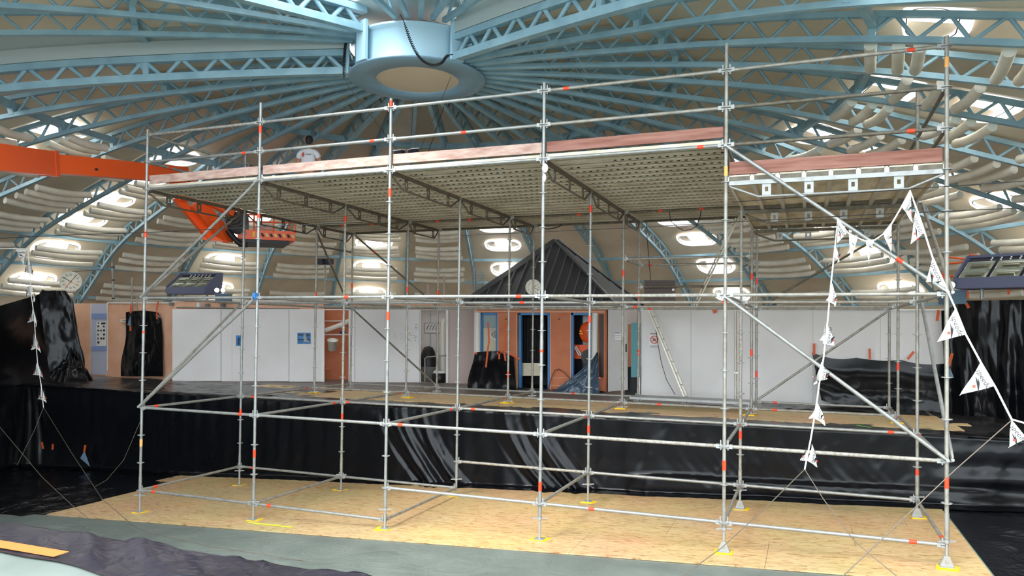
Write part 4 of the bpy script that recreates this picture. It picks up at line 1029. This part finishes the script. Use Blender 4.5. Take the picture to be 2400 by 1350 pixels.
o = paper(1441, 1458, 777, 797, lambda x, y: ony(x, y, 8.66), 'paper', 'small printed notice on the white door right of the hut')
part('heading', slabpx(lambda x, y: ony(x, y, 8.65), 1441.5, 1454, 779, 781.3, .003), M['greyink'], o)
for y in (786, 791): part('text_line', slabpx(lambda x, y: ony(x, y, 8.65), 1442, 1456, y, y+.8, .003), M['greyink'], o)
one('hose', MB().path([ony(1284, 918, 8.75), ony(1290, 893, 8.85), ony(1300, 868, 8.9), ony(1310, 865, 8.9), ony(1322, 872, 8.88), ony(1336, 888, 8.8)], .014, 8), M['rust'], 'thin brown hose hooked up on the hut wall right of the door', 'hose')

# ================================================================== FLOODLIGHT BANKS
def floodbank(label, c, ax, wd, cols, tilt_):
    # c: lower front middle; ax: horizontal axis (left to right as seen), faces the pool
    ax = V(ax).normalized(); f = ax.cross(V((0, 0, 1))); f = f if f.dot(CAM-c) > 0 else -f; up = V((0, 0, 1))
    t = thing('floodlight_bank', label, 'floodlight', c)
    H = .78; dpt = .62; a = c-ax*wd/2; b = c+ax*wd/2
    bt = -f*dpt+up*H*.62                               # back panel leans away
    back = [a+up*.12, b+up*.12, b+bt+up*.12, a+bt+up*.12]; n = (back[1]-back[0]).cross(back[3]-back[0]).normalized()
    if n.dot(f) < 0: n = -n
    hs = part('housing', MB().slab(back, -n*.04), M['slate'], t)
    part('front_lip', MB().bar(a+up*.08+f*.02, b+up*.08+f*.02, .05, .2), M['purple'], t)
    part('base_tray', MB().slab([a, b, b-f*dpt, a-f*dpt], (0, 0, -.03)), M['purple'], t)
    for p, s in ((a, -1), (b, 1)): part('side_plate', MB().slab([p+f*.04, p-f*dpt, p+bt+up*.16-f*.05, p+bt+up*.16+f*.12, p+f*.04+up*.2], ax*s*.03), M['purple'], t)
    part('top_rim', MB().bar(a+bt+up*.14, b+bt+up*.14, .05, .05), M['purple'], t)
    for r in range(2):
        for i in range(cols):
            s0 = (i+.06)/cols; s1 = (i+.94)/cols; v0, v1 = (.04, .36) if r == 0 else (.40, .74)
            q = [a.lerp(b, s)+up*.12+bt*v+n*.03 for s, v in ((s0, v0), (s1, v0), (s1, v1), (s0, v1))]; m_ = sum(q, V((0, 0, 0)))/4
            qi = [m_+(p-m_)*.7-n*.02 for p in q]; mb = MB().add(q+qi, [(k, (k+1) % 4, 4+(k+1) % 4, 4+k) for k in range(4)])
            lo = part('lamp', mb, M['lamp'], t); part('lamp_glass', MB().poly(qi), M['lampback'], lo)
            part('lamp_rim', MB().path(q+[q[0]], .012, 5), M['lamp'], lo)
            part('lamp_tube', MB().cyl(qi[0].lerp(qi[3], .5).lerp(m_, .2)+n*.02, qi[1].lerp(qi[2], .5).lerp(m_, .2)+n*.02, .022, 8), M['chrome'], lo)
    bb = MB()
    for i in range(6):
        for v in (.84, .92): bb.sph(a.lerp(b, .25+.1*i)+up*.12+bt*v+n*.015, .018, 6)
    part('vent_holes', bb, M['paper'], hs, kind='stuff')
    for s in (.2, .85): part('post', MB().cyl(a.lerp(b, s)-f*.3-up*.03, a.lerp(b, s)-f*.3-up*(.22 if wd > 1.55 else .5), .035, 8), M['steel'], t)
    return t
lc = atd(436, 687, 22.3); la = (atd(496, 687, 21.9)-atd(376, 687, 22.7))
floodbank('slate blue floodlight bank with six lamps above the left white panels', lc, la, 1.5, 3, 0)
rc = atd(2352, 671, 13.6); ra = atd(2450, 671, 13.0)-atd(2255, 676, 14.1)
floodbank('slate blue floodlight bank cut by the right frame edge above the black drape', rc, ra, 1.62, 3, 0)
def twin(label, x, y, dep, s):
    p = atd(x, y, dep); t = thing('emergency_light', label, 'lamp', p); d = RT
    k = s/FPX*dep
    part('battery_box', MB().bar(p-d*k*.5, p+d*k*.5, .25, k*.62), M['boxblue'], t); part('lid', MB().bar(p-d*k*.53+V((0, 0, k*.33)), p+d*k*.53+V((0, 0, k*.33)), .28, k*.08), M['boxblue'], t)
    fdir = (CAM-p).normalized()
    for q in (-.5, -.05):
        c = p+d*k*q*1.0+V((0, 0, k*.62)); o = part('spot', MB().cyl(c, c+fdir*.1, k*.2, 14), M['rubber'], t); part('spot_glass', MB().cyl(c+fdir*.1, c+fdir*.112, k*.17, 14), M['chrome'], o)
        part('stem', MB().cyl(c, c-V((0, 0, k*.35)), .012, 6), M['rubber'], o)
twin('blue-grey emergency light box with two round spots beside the left floodlight bank', 524, 700, 22, 32)
twin('blue-grey emergency light box with two round spots behind the rightmost front post', 2232, 698, 14.3, 48)
op = thing('pipe_railing', 'orange tubular railing behind the far right drape', 'railing', onD(2280, 700, -.6))
fE = lambda x, y: onD(x, y, -.7)
for pts in ([(2225, 603), (2268, 608)], [(2225, 618), (2268, 613)], [(2225, 648), (2262, 645)], [(2268, 700), (2268, 604), (2274, 597), (2330, 604)], [(2250, 678), (2400, 676)], [(2364, 690), (2364, 660)], [(2212, 636), (2210, 660)]):
    part('pipe', MB().path([fE(*p) for p in pts], .022, 6), M['orange'], op)

# ================================================================== BOOM LIFT
bl = thing('boom_lift', 'orange boom lift arm and basket reaching behind the scaffold at the left', 'boom lift', atd(430, 420, 18))
def beam(nm, a, b, w_, h, m='orange', par=bl): return part(nm, MB().bar(a, b, w_, h), M[m], par)
q0, q1, q2, q3 = atd(-420, 320, 9.6), atd(118, 384, 14.6), atd(345, 405, 17.0), atd(432, 411, 17.9)
b1 = beam('boom_section', q0, q1, .34, .46); beam('collar', q1-(q1-q0).normalized()*.12, q1, .36, .49)
b2 = beam('boom_section', q1, q3, .28, .37)
part('slot', MB().bar(atd(222, 397, 15.4), atd(229, 397, 15.4), .02, .05), M['ink'], b2)
hd_ = atd(428, 420, 18.0)
part('boom_head', MB().slab([atd(395, 402, 17.9), atd(440, 408, 17.9), atd(446, 440, 17.9), atd(420, 470, 17.9), atd(396, 430, 17.9)], FW*.4), M['orange'], bl)
jk = [((413, 462), (492, 557), 17), ((458, 474), (524, 548), 34), ((500, 512), (532, 564), 14), ((478, 468), (545, 500), 16)]
for (a, b, wd) in jk: beam('jib_link', atd(a[0], a[1], 18.2), atd(b[0], b[1], 18.8), .16, wd/FPX*18.4)
part('hose_bundle', MB().path([atd(405, 412, 17.7), atd(430, 404, 17.6), atd(446, 414, 17.6), atd(440, 425, 17.6)], .05, 8), M['rubber'], bl)
part('rotator', MB().slab([atd(470, 556, 18.7), atd(535, 552, 18.7), atd(534, 566, 18.7), atd(475, 562, 18.7)], FW*.35), M['orange'], bl)
part('control_box', MB().slab([atd(530, 494, 18.8), atd(570, 498, 18.8), atd(570, 545, 18.8), atd(550, 548, 18.8), atd(528, 540, 18.8)], FW*.4), M['rubber'], bl)
part('hose_loop', MB().path([atd(534+2*math.sin(i*.5), 535+30*math.sin(PI*i/10*.6)+2*i, 18.6) if 0 else atd(534+i*5, 540+34*math.sin(PI*min(1, i/9)*.55), 18.6) for i in range(10)], .07, 8), M['rubber'], bl)
for (x, y) in ((536, 505), (545, 515), (552, 522)): part('cable_loop', MB().path([atd(x+14*math.cos(a*.5), y+8*math.sin(a*.5), 18.7) for a in range(10)], .012, 5), M['wire'], bl)
# basket floor: a box seen from below
F0, F1, F2, F3 = atd(556, 560, 18.9), atd(692, 560, 19.3), atd(676, 551, 20.4), atd(560, 548, 20.2)
bx_ = [V((p.x, p.y, atd(620, 562, 19.1).z)) for p in (F0, F1, F2, F3)]
part('basket_floor', MB().slab(bx_, (0, 0, .24)), M['orange'], bl)
fr_ = (bx_[1]-bx_[0]); fn = fr_.cross(V((0, 0, 1))).normalized(); fn = fn if fn.dot(CAM-bx_[0]) > 0 else -fn
for i in range(9):
    p = bx_[0]+fr_*(.32+i*.075)+fn*.004+V((0, 0, .12)); d = fr_.normalized()
    part('hazard_stripe', MB().slab([p-d*.05-V((0, 0, .04)), p+d*.0-V((0, 0, .04)), p-d*.0+V((0, 0, .04)), p-d*.06+V((0, 0, .04))] if 0 else [p+V((0, 0, .045)), p+d*.06+V((0, 0, .045)), p+d*.10-V((0, 0, .045)), p+d*.04-V((0, 0, .045))], fn*.003), M['ink' if i % 2 else 'hazy'], bl)
part('warning_plate', MB().slab([bx_[0]+fr_*.26+V((0, 0, .06))+fn*.004, bx_[0]+fr_*.3+V((0, 0, .06))+fn*.004, bx_[0]+fr_*.3+V((0, 0, .2))+fn*.004, bx_[0]+fr_*.26+V((0, 0, .2))+fn*.004], fn*.003), M['yellow'], bl)
tp = V((0, 0, 1.1))
for i, p in enumerate(bx_): part('rail_post', MB().cyl(p+V((0, 0, .2)), p+tp, .022, 8), M['orange'], bl)
for f_ in (.28, .34, .62): part('rail_post', MB().cyl(bx_[0]+fr_*f_+V((0, 0, .2)), bx_[0]+fr_*f_+tp, .022, 8), M['orange'], bl)
for z in (.62, 1.1):
    for i in range(4): part('guard_rail', MB().cyl(bx_[i]+V((0, 0, z)), bx_[(i+1) % 4]+V((0, 0, z)), .02, 8), M['orange'], bl)
part('under_tray', MB().slab([p+V((0, 0, -.09))+(bx_[0]-p)*.1 for p in bx_], (0, 0, .08)), M['rubber'], bl)
part('foam_pad', MB().cyl(bx_[3]+fr_*.3+V((0, 0, .5)), bx_[3]+fr_*.62+V((0, 0, .5)), .1, 10), M['foam'], bl)

# ================================================================== SPEAKERS AND SMALL LIGHTS
for i, (x, y, w_, tilt_) in enumerate(((937, 362, 23, .25), (970, 360, 24, -.2))):
    p = atd(x, y, 16.6); t = thing('loudspeaker', ['left', 'right'][i]+' one of two black boxes with white tops hung on wires over the deck', 'loudspeaker', p)
    k = w_/FPX*16.6; Mx = Matrix.Rotation(tilt_-.35, 3, 'Z') @ Matrix.Rotation(.2, 3, 'X')
    part('cabinet', MB().box(p, (k*.85, k*.7, k*.8), Mx), M['slate'], t); part('top', MB().box(p+Mx @ V((0, 0, k*.43)), (k*.95, k*.85, k*.09), Mx), M['paper'], t)
    part('badge', MB().box(p+Mx @ V((0, -k*.36, -k*.2)), (k*.12, .01, k*.16), Mx), M['paper'], t)
p = atd(1009, 365, 16.6); one('junction_box', MB().box(p, (.16, .12, .12), Matrix.Rotation(.5, 3, 'Z') @ Matrix.Rotation(.4, 3, 'Y')), M['greyink'], 'small grey box lying beside the black boxes over the deck', 'box')
pl_ = thing('spot_pole', 'slim grey pole carrying two small black spotlights behind the scaffold', 'spotlight', onB(762, 720, -.3))
part('pole', MB().cyl(onB(762, 725, -.3), onB(762, 585, -.3), .025, 8), M['steel_worn'], pl_)
for dx in (-9, 9): part('spotlight', MB().box(onB(762+dx, 613, -.1), (.2, .2, .16)).box(onB(762+dx, 617, .05), (.16, .08, .1)), M['slate'], pl_)
pp = thing('pipe', 'thin pale pipe with clamps rising to the left arch', 'pipe', onA(266, 708)); 
part('tube', MB().cyl(onA(266, 710, -.3), onA(263, 606, -.3), .03, 8), M['steel'], pp)
for y in (625, 655, 698): part('clamp', MB().cyl(onA(263.6+.02*(y-606), y, -.3), onA(263.7+.02*(y-606), y+3, -.3), .045, 8), M['ink'], pp)
for x, y0, lb in ((309, 650, 'taller of two thin grey pipes on top of the peach wall'), (320, 695, 'shorter of two thin grey pipes on top of the peach wall')):
    one('pipe', MB().cyl(onA(x, 728, .05), onA(x, y0, .05), .02, 8), M['steel_worn'], lb, 'pipe')
for x, y0, lb in ((1003, 666, 'left one of two short grey pipes above the open cubicle'), (1041, 646, 'right one of two short grey pipes above the open cubicle')):
    one('pipe', MB().cyl(onB(x, 722, -.2), onB(x, y0, -.2), .035, 8), M['pinkgrey'], lb, 'pipe')
one('cover_panel', slabpx(lambda x, y: ony(x, y, 6.78), 1510, 1582, 657, 712, .03), M['brown'], 'dark brown metal sheet fixed upright in the back of the scaffold', 'panel')
part('fixing_hole', MB().cyl(ony(1578, 679, 6.775), ony(1578, 679, 6.77), .03, 10), M['paper'], bpy.data.objects['cover_panel'])
nt_ = thing('safety_net', 'blue wire mesh screen hanging left of the hut roof', 'net', atd(1125, 690, 23)); b = MB()
for i in range(5): b.cyl(atd(1113+i*5, 635, 23), atd(1113+i*5, 705, 23), .008, 4)
for i in range(10): b.cyl(atd(1113, 638+i*7, 23), atd(1133, 638+i*7, 23), .008, 4)
part('mesh', b, M['blue'], nt_, kind='stuff'); part('post', MB().cyl(atd(1112, 625, 23), atd(1114, 712, 23), .03, 8), M['steel'], nt_)

# ================================================================== LADDERS
def ladder(label, a, b, off, n, m='alu', w_=.06):
    a, b = V(a), V(b); off = V(off); d = (b-a); t = thing('ladder', label, 'ladder', b)
    for o_ in (V((0, 0, 0)), off): part('stile', MB().bar(a+o_, b+o_, .028, w_, off), M[m], t)
    for i in range(n):
        p = a+d*((i+.6)/n); part('rung', MB().cyl(p, p+off, .016, 8), M[m], t); part('rung_end', MB().cyl(p-off.normalized()*.016, p-off.normalized()*.014, .014, 8), M['ink'], t)
vd = V((FW.x, FW.y, 0)).normalized()
la0, la1 = ony(1520, 726, 7.66), ony(1609, 931, 7.3); la1.z = DECK+.02
ladder('aluminium ladder leaning on the white partition right of the hut', la0, la1, vd*.30+RT*.13, 8)
lb0, lb1 = ony(1733, 505, 6.3), ony(1632, 715, 6.55)
ladder('aluminium ladder seen edge-on, sloping up to the deck behind the fifth front post', lb0, lb1, vd*.34+RT*.02, 7, 'alu', .1)

# ================================================================== PERSON
def skinmesh(name, verts, edges, radii, m, parent, sub=2):
    me = bpy.data.meshes.new(name); me.from_pydata([tuple(v) for v in verts], edges, []); me.update()
    o = bpy.data.objects.new('tmp', me); COL.objects.link(o)
    s = o.modifiers.new('s', 'SKIN'); s.use_smooth_shade = True
    for i, r in enumerate(radii):
        q = me.skin_vertices[0].data[i]; q.radius = r if isinstance(r, tuple) else (r, r); q.use_root = (i == 0)
    d = o.modifiers.new('d', 'SUBSURF'); d.levels = sub; d.render_levels = sub
    dg = bpy.context.evaluated_depsgraph_get(); em = bpy.data.meshes.new_from_object(o.evaluated_get(dg)); em.name = name
    bpy.data.objects.remove(o); em.materials.clear(); em.materials.append(m)
    for p in em.polygons: p.use_smooth = True
    return link(name, em, parent, WM[parent.name]) if parent else em
pz = 5.09; pc = atd(723, 386, 17.2); pf = V((pc.x, pc.y, pz))
# local axes: person faces away from the camera (+y local), x to the right as seen
fx = V((RT.x, RT.y, 0)).normalized(); fy = V((-fx.y, fx.x, 0))
PM = Matrix(((fx.x, fy.x, 0, pf.x), (fx.y, fy.y, 0, pf.y), (0, 0, 1, pf.z), (0, 0, 0, 1)))
per = tag(link('person', None, None, PM), 'person in a white printed t-shirt standing on the scaffold deck, back turned', 'person')
bv = [(0, 0, .96), (0, -.01, 1.12), (0, -.02, 1.28), (0, -.02, 1.42), (0, 0, 1.51), (0, .03, 1.58), (0, .05, 1.66), (0, .045, 1.735),
      (-.12, -.02, 1.43), (-.20, -.02, 1.40), (-.235, -.03, 1.12), (-.20, .10, .88), (-.19, .14, .80),
      (.12, -.02, 1.43), (.20, -.02, 1.40), (.30, -.06, 1.15), (.16, .14, 1.02), (.10, .20, 1.02),
      (-.09, 0, .90), (-.10, .01, .50), (-.10, -.02, .10), (-.10, .12, .04), (.09, 0, .90), (.11, .01, .50), (.12, -.02, .10), (.13, .12, .04)]
be = [(0, 1), (1, 2), (2, 3), (3, 4), (4, 5), (5, 6), (6, 7), (3, 8), (8, 9), (9, 10), (10, 11), (11, 12), (3, 13), (13, 14), (14, 15), (15, 16), (16, 17), (0, 18), (18, 19), (19, 20), (20, 21), (0, 22), (22, 23), (23, 24), (24, 25)]
br = [(.15, .11), (.14, .10), (.155, .11), (.14, .10), .06, .055, (.075, .095), (.06, .07), .065, .055, .042, .032, .03, .065, .055, .044, .034, .03, .085, .055, .04, .035, .085, .055, .04, .035]
body = skinmesh('body', bv, be, br, M['skin'], per)
def ploc(mb, nm, m, par): return link(nm, mb.mesh(nm, m), par, PM)
hb_ = MB().sph((0, .05, 1.70), .1, 14, (.80, .96, 1.12)); head = ploc(hb_, 'head', M['skin'], per)
ploc(MB().sph((0, .032, 1.722), .103, 14, (.86, .96, 1.02)).sph((0, -.01, 1.66), .07, 10, (1.0, .6, .9)), 'hair', M['hair'], per)
ploc(MB().sph((0, .148, 1.69), .016, 8, (.8, 1, 1.3)), 'nose', M['skin'], head)
for s in (-1, 1):
    ploc(MB().sph((s*.032, .135, 1.712), .011, 8), 'eye', M['paper'], head); ploc(MB().sph((s*.082, .045, 1.69), .024, 8, (.4, .8, 1.2)), 'ear', M['skin'], head)
ploc(MB().box((0, .138, 1.645), (.045, .012, .01)), 'mouth', M['redink'], head)
for hx, hy, hz_, s in ((-.19, .15, .77, -1), (.09, .21, 1.02, 1)):
    for i in range(4):
        L = (.07, .082, .078, .06)[i]; x0 = hx+(-.03+.02*i); d = V((0, .5, -1)).normalized() if s < 0 else V((-1, .25, -.15)).normalized()
        p0 = V((x0, hy, hz_)) if s < 0 else V((hx-.02, hy, hz_+.03-.02*i)); p1 = p0+d*L*.6; p2 = p1+(d+V((0, .6, -.2))).normalized()*L*.5
        ploc(MB().path([p0, p1, p2], [.009, .0085, .007], 6), 'finger', M['skin'], per)
    ploc(MB().path([V((hx+.03, hy-.01, hz_+.03)), V((hx+.045, hy+.02, hz_)), V((hx+.04, hy+.045, hz_-.02))], [.01, .009, .008], 6), 'thumb', M['skin'], per)
sv = [(0, -.01, .99), (0, -.015, 1.13), (0, -.025, 1.28), (0, -.02, 1.41), (0, -.005, 1.475), (-.13, -.02, 1.43), (-.205, -.022, 1.39), (-.228, -.027, 1.24), (.13, -.02, 1.43), (.205, -.022, 1.39), (.255, -.045, 1.25)]
shirt = skinmesh('t_shirt', sv, [(0, 1), (1, 2), (2, 3), (3, 4), (3, 5), (5, 6), (6, 7), (3, 8), (8, 9), (9, 10)], [(.185, .135), (.175, .13), (.19, .135), (.17, .125), (.085, .08), .085, .078, .075, .085, .078, .075], M['shirt'], per)
tv = [(0, 0, .97), (0, 0, .90), (-.10, 0, .84), (-.105, .01, .5), (-.10, -.02, .1), (.10, 0, .84), (.115, .01, .5), (.12, -.02, .1)]
skinmesh('trousers', tv, [(0, 1), (1, 2), (2, 3), (3, 4), (1, 5), (5, 6), (6, 7)], [(.17, .13), (.165, .13), .105, .08, .065, .105, .08, .065], M['jeans'], per)
for s in (-1, 1): ploc(MB().sph((s*.11, .05, .035), .1, 10, (.5, 1.35, .42)), 'shoe', M['rubber'], per)
ploc(MB().path([(-.075+.028*math.cos(a), -.158, 1.34+.04*math.sin(a)) for a in [math.radians(q) for q in range(70, 300, 20)]], .010, 6).sph((-.075, -.155, 1.335), .022, 8, (1, .3, 1.2)), 'red_logo', M['redink'], shirt)
b = MB()
for i in range(5): b.box((-.015+i*.026, -.163, 1.345), (.016, .006, .022))
ploc(b, 'print', M['greyink'], shirt)

# ================================================================== BUNTING
def flagset(name, label, path, flags, lettering=True):
    """path: [(x,y,depth)] cord; flags: [(x0,y0,x1,y1,xt,yt,depth)] base ends on the cord and the tip"""
    t = thing(name, label, 'bunting', atd(*path[0]))
    part('cord', MB().path([atd(*p) for p in path], .009, 6), M['flag'], t)
    for i, (x0, y0, x1, y1, xt, yt, dp) in enumerate(flags):
        a, b, c = atd(x0, y0, dp), atd(x1, y1, dp-.02), atd(xt, yt, dp+.03)
        n = (b-a).cross(c-a).normalized(); n = n if n.dot(CAM-a) > 0 else -n
        bm2 = MB(); K = 8
        def pt(u, v):
            p = (a.lerp(b, u)).lerp(c, v); return p+n*(.018*math.sin(5*v+3*i)*(.3+v)+.012*math.sin(4*u+i))
        vs = []; fs = []
        for j in range(K+1):
            for q in range(5): vs.append(pt(q/4, j/K))
        for j in range(K):
            for q in range(4): fs.append((j*5+q, j*5+q+1, j*5+q+6, j*5+q+5))
        bm2.add(vs, fs, True); fo = part('pennant', bm2, M['flag'], t)
        base = (b-a).length; hgt_ = (c-(a+b)/2).length; x = (b-a).normalized(); y = -(c-(a+b)/2).normalized(); 
        if x.cross(y).dot(CAM-a) < 0: x = -x
        s = base*.28; o0 = (a+b)/2-y*hgt_*.2+n*.03
        if lettering and base*FPX/dp > 14 and hgt_ > .12:
            text('lettering', 'speedo', s, M['ink'], fo, o0, x, y, .15)
            q0_ = o0-y*s*.66-x*base*.28; part('swoosh', MB().slab([q0_, q0_+x*base*.56-y*s*.8, q0_+x*base*.27-y*s*.08], n*.002).slab([q0_+x*base*.12+y*s*.22, q0_+x*base*.56-y*s*.8, q0_+x*base*.33-y*s*.05], n*.0025), M['ink'], fo)
            cc_ = (a+b)/2-y*hgt_*.55+n*.03; part('red_badge', MB().cyl(cc_, cc_+n*.002, base*.06, 16), M['redink'], fo)
    return t
flagset('bunting', 'string of white pennants hanging in front of the rightmost scaffold bay',
    [(1886, 1100, 8.3), (1900, 1030, 8.3), (1912, 960, 8.35), (1920, 900, 8.4), (1930, 840, 8.45), (1940, 750, 8.5), (1948, 660, 8.5), (1957, 580, 8.5), (1964, 512, 8.5), (1986, 545, 8.4), (2000, 553, 8.35), (2027, 565, 8.3), (2050, 563, 8.2), (2070, 549, 8.1), (2092, 521, 8.0), (2112, 487, 7.9), (2133, 447, 7.8), (2150, 495, 7.7), (2167, 545, 7.6), (2185, 602, 7.5), (2212, 662, 7.4), (2240, 725, 7.3), (2263, 783, 7.1), (2299, 850, 7.0), (2333, 908, 6.8), (2371, 983, 6.6), (2430, 1000, 6.4)],
    [(1903, 1040, 1893, 1080, 1918, 1096, 8.25), (1900, 1042, 1890, 1078, 1880, 1080, 8.3), (1914, 943, 1908, 980, 1937, 998, 8.3), (1913, 945, 1908, 978, 1899, 982, 8.35), (1927, 848, 1917, 892, 1942, 888, 8.35), (1924, 850, 1916, 892, 1912, 902, 8.4), (1938, 756, 1930, 805, 1958, 812, 8.45), (1937, 757, 1931, 802, 1926, 798, 8.5), (1950, 664, 1943, 706, 1959, 718, 8.45), (1949, 664, 1943, 704, 1939, 705, 8.5), (1960, 570, 1955, 602, 1966, 615, 8.45), (1964, 510, 1984, 547, 1962, 570, 8.4), (1990, 550, 2010, 560, 1993, 611, 8.3), (2028, 563, 2049, 561, 2037, 618, 8.2), (2070, 549, 2092, 523, 2088, 598, 7.95), (2113, 487, 2132, 449, 2140, 522, 7.75), (2146, 494, 2167, 545, 2134, 572, 7.6), (2186, 603, 2211, 659, 2172, 661, 7.35), (2239, 725, 2264, 784, 2196, 801, 7.15), (2297, 850, 2331, 905, 2251, 927, 6.85), (2370, 983, 2410, 1030, 2362, 1048, 6.5)])
flagset('bunting', 'string of small white pennants hanging at the left before the black tent',
    [(-30, 583, 17.6), (40, 583, 17.3), (65, 583, 17.2), (70, 640, 17), (73, 690, 17), (80, 740, 17), (83, 790, 17), (88, 850, 17), (96, 900, 17), (102, 955, 17)],
    [(37, 584, 62, 584, 53, 621, 17.25), (68, 610, 71, 641, 59, 638, 17), (68, 611, 71, 641, 80, 647, 16.95), (71, 664, 76, 695, 61, 690, 17), (73, 665, 77, 695, 82, 707, 16.95), (77, 718, 80, 752, 67, 756, 17), (78, 720, 81, 752, 86, 766, 16.95), (81, 782, 84, 815, 75, 820, 17), (82, 784, 85, 815, 96, 827, 16.95), (87, 850, 92, 880, 79, 878, 17), (89, 852, 93, 880, 102, 887, 16.95), (97, 900, 101, 938, 89, 935, 17), (98, 902, 102, 938, 108, 944, 16.95)])

# ================================================================== CABLES AND WIRES
def cable(name, label, pts, r, m='cable', cat='cable'): return one(name, MB().path([atd(*p) for p in pts], r, 5), M[m], label, cat)
cable('wire', 'thin dark wire stretched across the hall at the upper left, before the boom basket', [(-30, 560, 12), (200, 549, 12), (345, 545, 12), (520, 536, 12), (700, 527, 12), (850, 521, 12.4)], .006)
cable('wire', 'thin dark wire crossing the lower timber deck at pennant height', [(1082, 552, 12), (1280, 543, 11.5), (1480, 534, 10.8), (1720, 520, 9.9), (2060, 502, 8.6), (2420, 486, 7.3)], .005)
cable('wire', 'upper thin dark wire crossing under the lower timber deck', [(1715, 474, 9.8), (2060, 448, 8.6), (2420, 423, 7.3)], .005)
cable('wire', 'long thin wire from the right pennant string down over the right chipboard', [(2371, 985, 6.6), (2240, 1100, 6.4), (2100, 1232, 6.2), (1960, 1365, 6.0)], .005, 'wire', 'wire')
cable('wire', 'thin wire from the lowest hanging pennant towards the bottom middle', [(1886, 1100, 8.3), (1800, 1185, 8.0), (1690, 1285, 7.6), (1600, 1350, 7.3), (1560, 1375, 7.2)], .005, 'wire', 'wire')
cable('wire', 'thin wire from the lowest hanging pennant towards the bottom right', [(1886, 1100, 8.3), (1930, 1170, 8.0), (2000, 1265, 7.6), (2040, 1300, 7.4), (2120, 1365, 7.2)], .005, 'wire', 'wire')
cable('wire', 'wire from the left pennant string down across the black floor sheet to the front', [(102, 955, 17), (170, 1065, 15), (240, 1170, 13), (310, 1230, 11.6), (350, 1249, 11.2), (500, 1282, 10.6), (700, 1312, 10.2), (850, 1338, 9.9)], .005, 'wire', 'wire')
cable('wire', 'wire entering at the left edge and slanting down to the chipboard corner', [(-20, 978, 15), (100, 1120, 13.5), (170, 1185, 12.6), (210, 1218, 12.3)], .005, 'wire', 'wire')
cable('wire', 'slack wire looping from the leftmost front post to the black floor sheet', [(345, 925, 14.6), (330, 985, 14.5), (290, 1078, 14.6), (250, 1125, 14.6), (222, 1141, 14.6)], .005, 'wire', 'wire')
cable('wire', 'thin wire from the left pennant string to the black wall foot', [(102, 955, 17), (80, 1010, 16.8), (40, 1090, 16.4)], .006, 'wire', 'wire')
cable('wire', 'thin pale wire from the drum to the left black box over the deck', [(812, 197, 14.2), (860, 258, 15), (905, 318, 16), (932, 354, 16.6)], .006, 'wire', 'wire')
cable('wire', 'thin pale wire from the drum to the right black box over the deck', [(1057, 180, 13.7), (1030, 245, 14.8), (1000, 315, 16), (985, 352, 16.6)], .006, 'wire', 'wire')
cable('wire', 'dark wire beside the pale one from the drum to the small grey box', [(1040, 250, 14.8), (1020, 310, 15.8), (1003, 358, 16.6)], .007)
cable('cable', 'black cable dangling below the steel deck near the fourth front post', [(1568, 490, 15.5), (1572, 518, 15.5), (1590, 534, 15.4), (1602, 540, 15.3), (1620, 538, 15.2), (1632, 530, 15.2), (1640, 512, 15.2), (1644, 490, 15.2)], .008)
cable('cable', 'black cable running down from the deck past the dark brown panel', [(1515, 520, 15.8), (1517, 560, 15.8), (1521, 610, 15.8), (1525, 657, 15.8)], .008)
cable('cable', 'black cable hanging from the ladder on the white partition', [(1537, 772, 18), (1541, 800, 18), (1550, 850, 18), (1562, 890, 17.9), (1582, 925, 17.6)], .008)
cable('cable', 'short black cable sagging below the deck edge above the hut roof', [(1262, 533, 16.6), (1285, 537, 16.6), (1305, 533, 16.5), (1316, 528, 16.4)], .012)
def coil(label, ctrl, r0, turns, lead):
    pts = [atd(*p) for p in ctrl]; n = turns*10; out = []
    seg = len(pts)-1
    def cr(t):
        f = t*seg; i = min(int(f), seg-1); u = f-i; p0 = pts[max(0, i-1)]; p1 = pts[i]; p2 = pts[i+1]; p3 = pts[min(seg, i+2)]
        return .5*((2*p1)+(p2-p0)*u+(2*p0-5*p1+4*p2-p3)*u*u+(3*p1-p0-3*p2+p3)*u**3)
    for i in range(n+1):
        t = i/n; p = cr(t); d = (cr(min(1, t+.01))-cr(max(0, t-.01))).normalized(); x = d.cross(V((.3, .9, .1))).normalized(); y = d.cross(x); a = 2*PI*i/10
        k = smooth((t-lead)/.06)*smooth((.93-t)/.04); out.append(p+(x*math.cos(a)+y*math.sin(a))*r0*k)
    one('coiled_cable', MB().path(out, .008, 5), M['cable'], label, 'cable')
coil('black coiled cable hanging in a loop before the pale blue drum', [(938, 34, 12.7), (947, 52, 12.72), (960, 90, 12.8), (975, 122, 12.85), (992, 143, 12.9), (1015, 153, 12.95), (1035, 147, 13.0), (1047, 132, 13.05), (1062, 127, 13.1)], .02, 64, .12)
coil('black coiled cable hanging straight down the left side of the drum', [(812, 92, 14.0), (809, 110, 14.0), (807, 140, 14.0), (806, 184, 14.0)], .02, 40, .05)


# lettering becomes mesh
bpy.context.view_layer.update(); _dg = bpy.context.evaluated_depsgraph_get()
for t in TEXTS:
    me = bpy.data.meshes.new_from_object(t.evaluated_get(_dg)); nm, par, mb_ = t.name.split('.')[0], t.parent, t.matrix_basis.copy()
    bpy.data.objects.remove(t); me.name = nm
    o = bpy.data.objects.new(nm, me); COL.objects.link(o); o.parent = par; o.matrix_basis = mb_
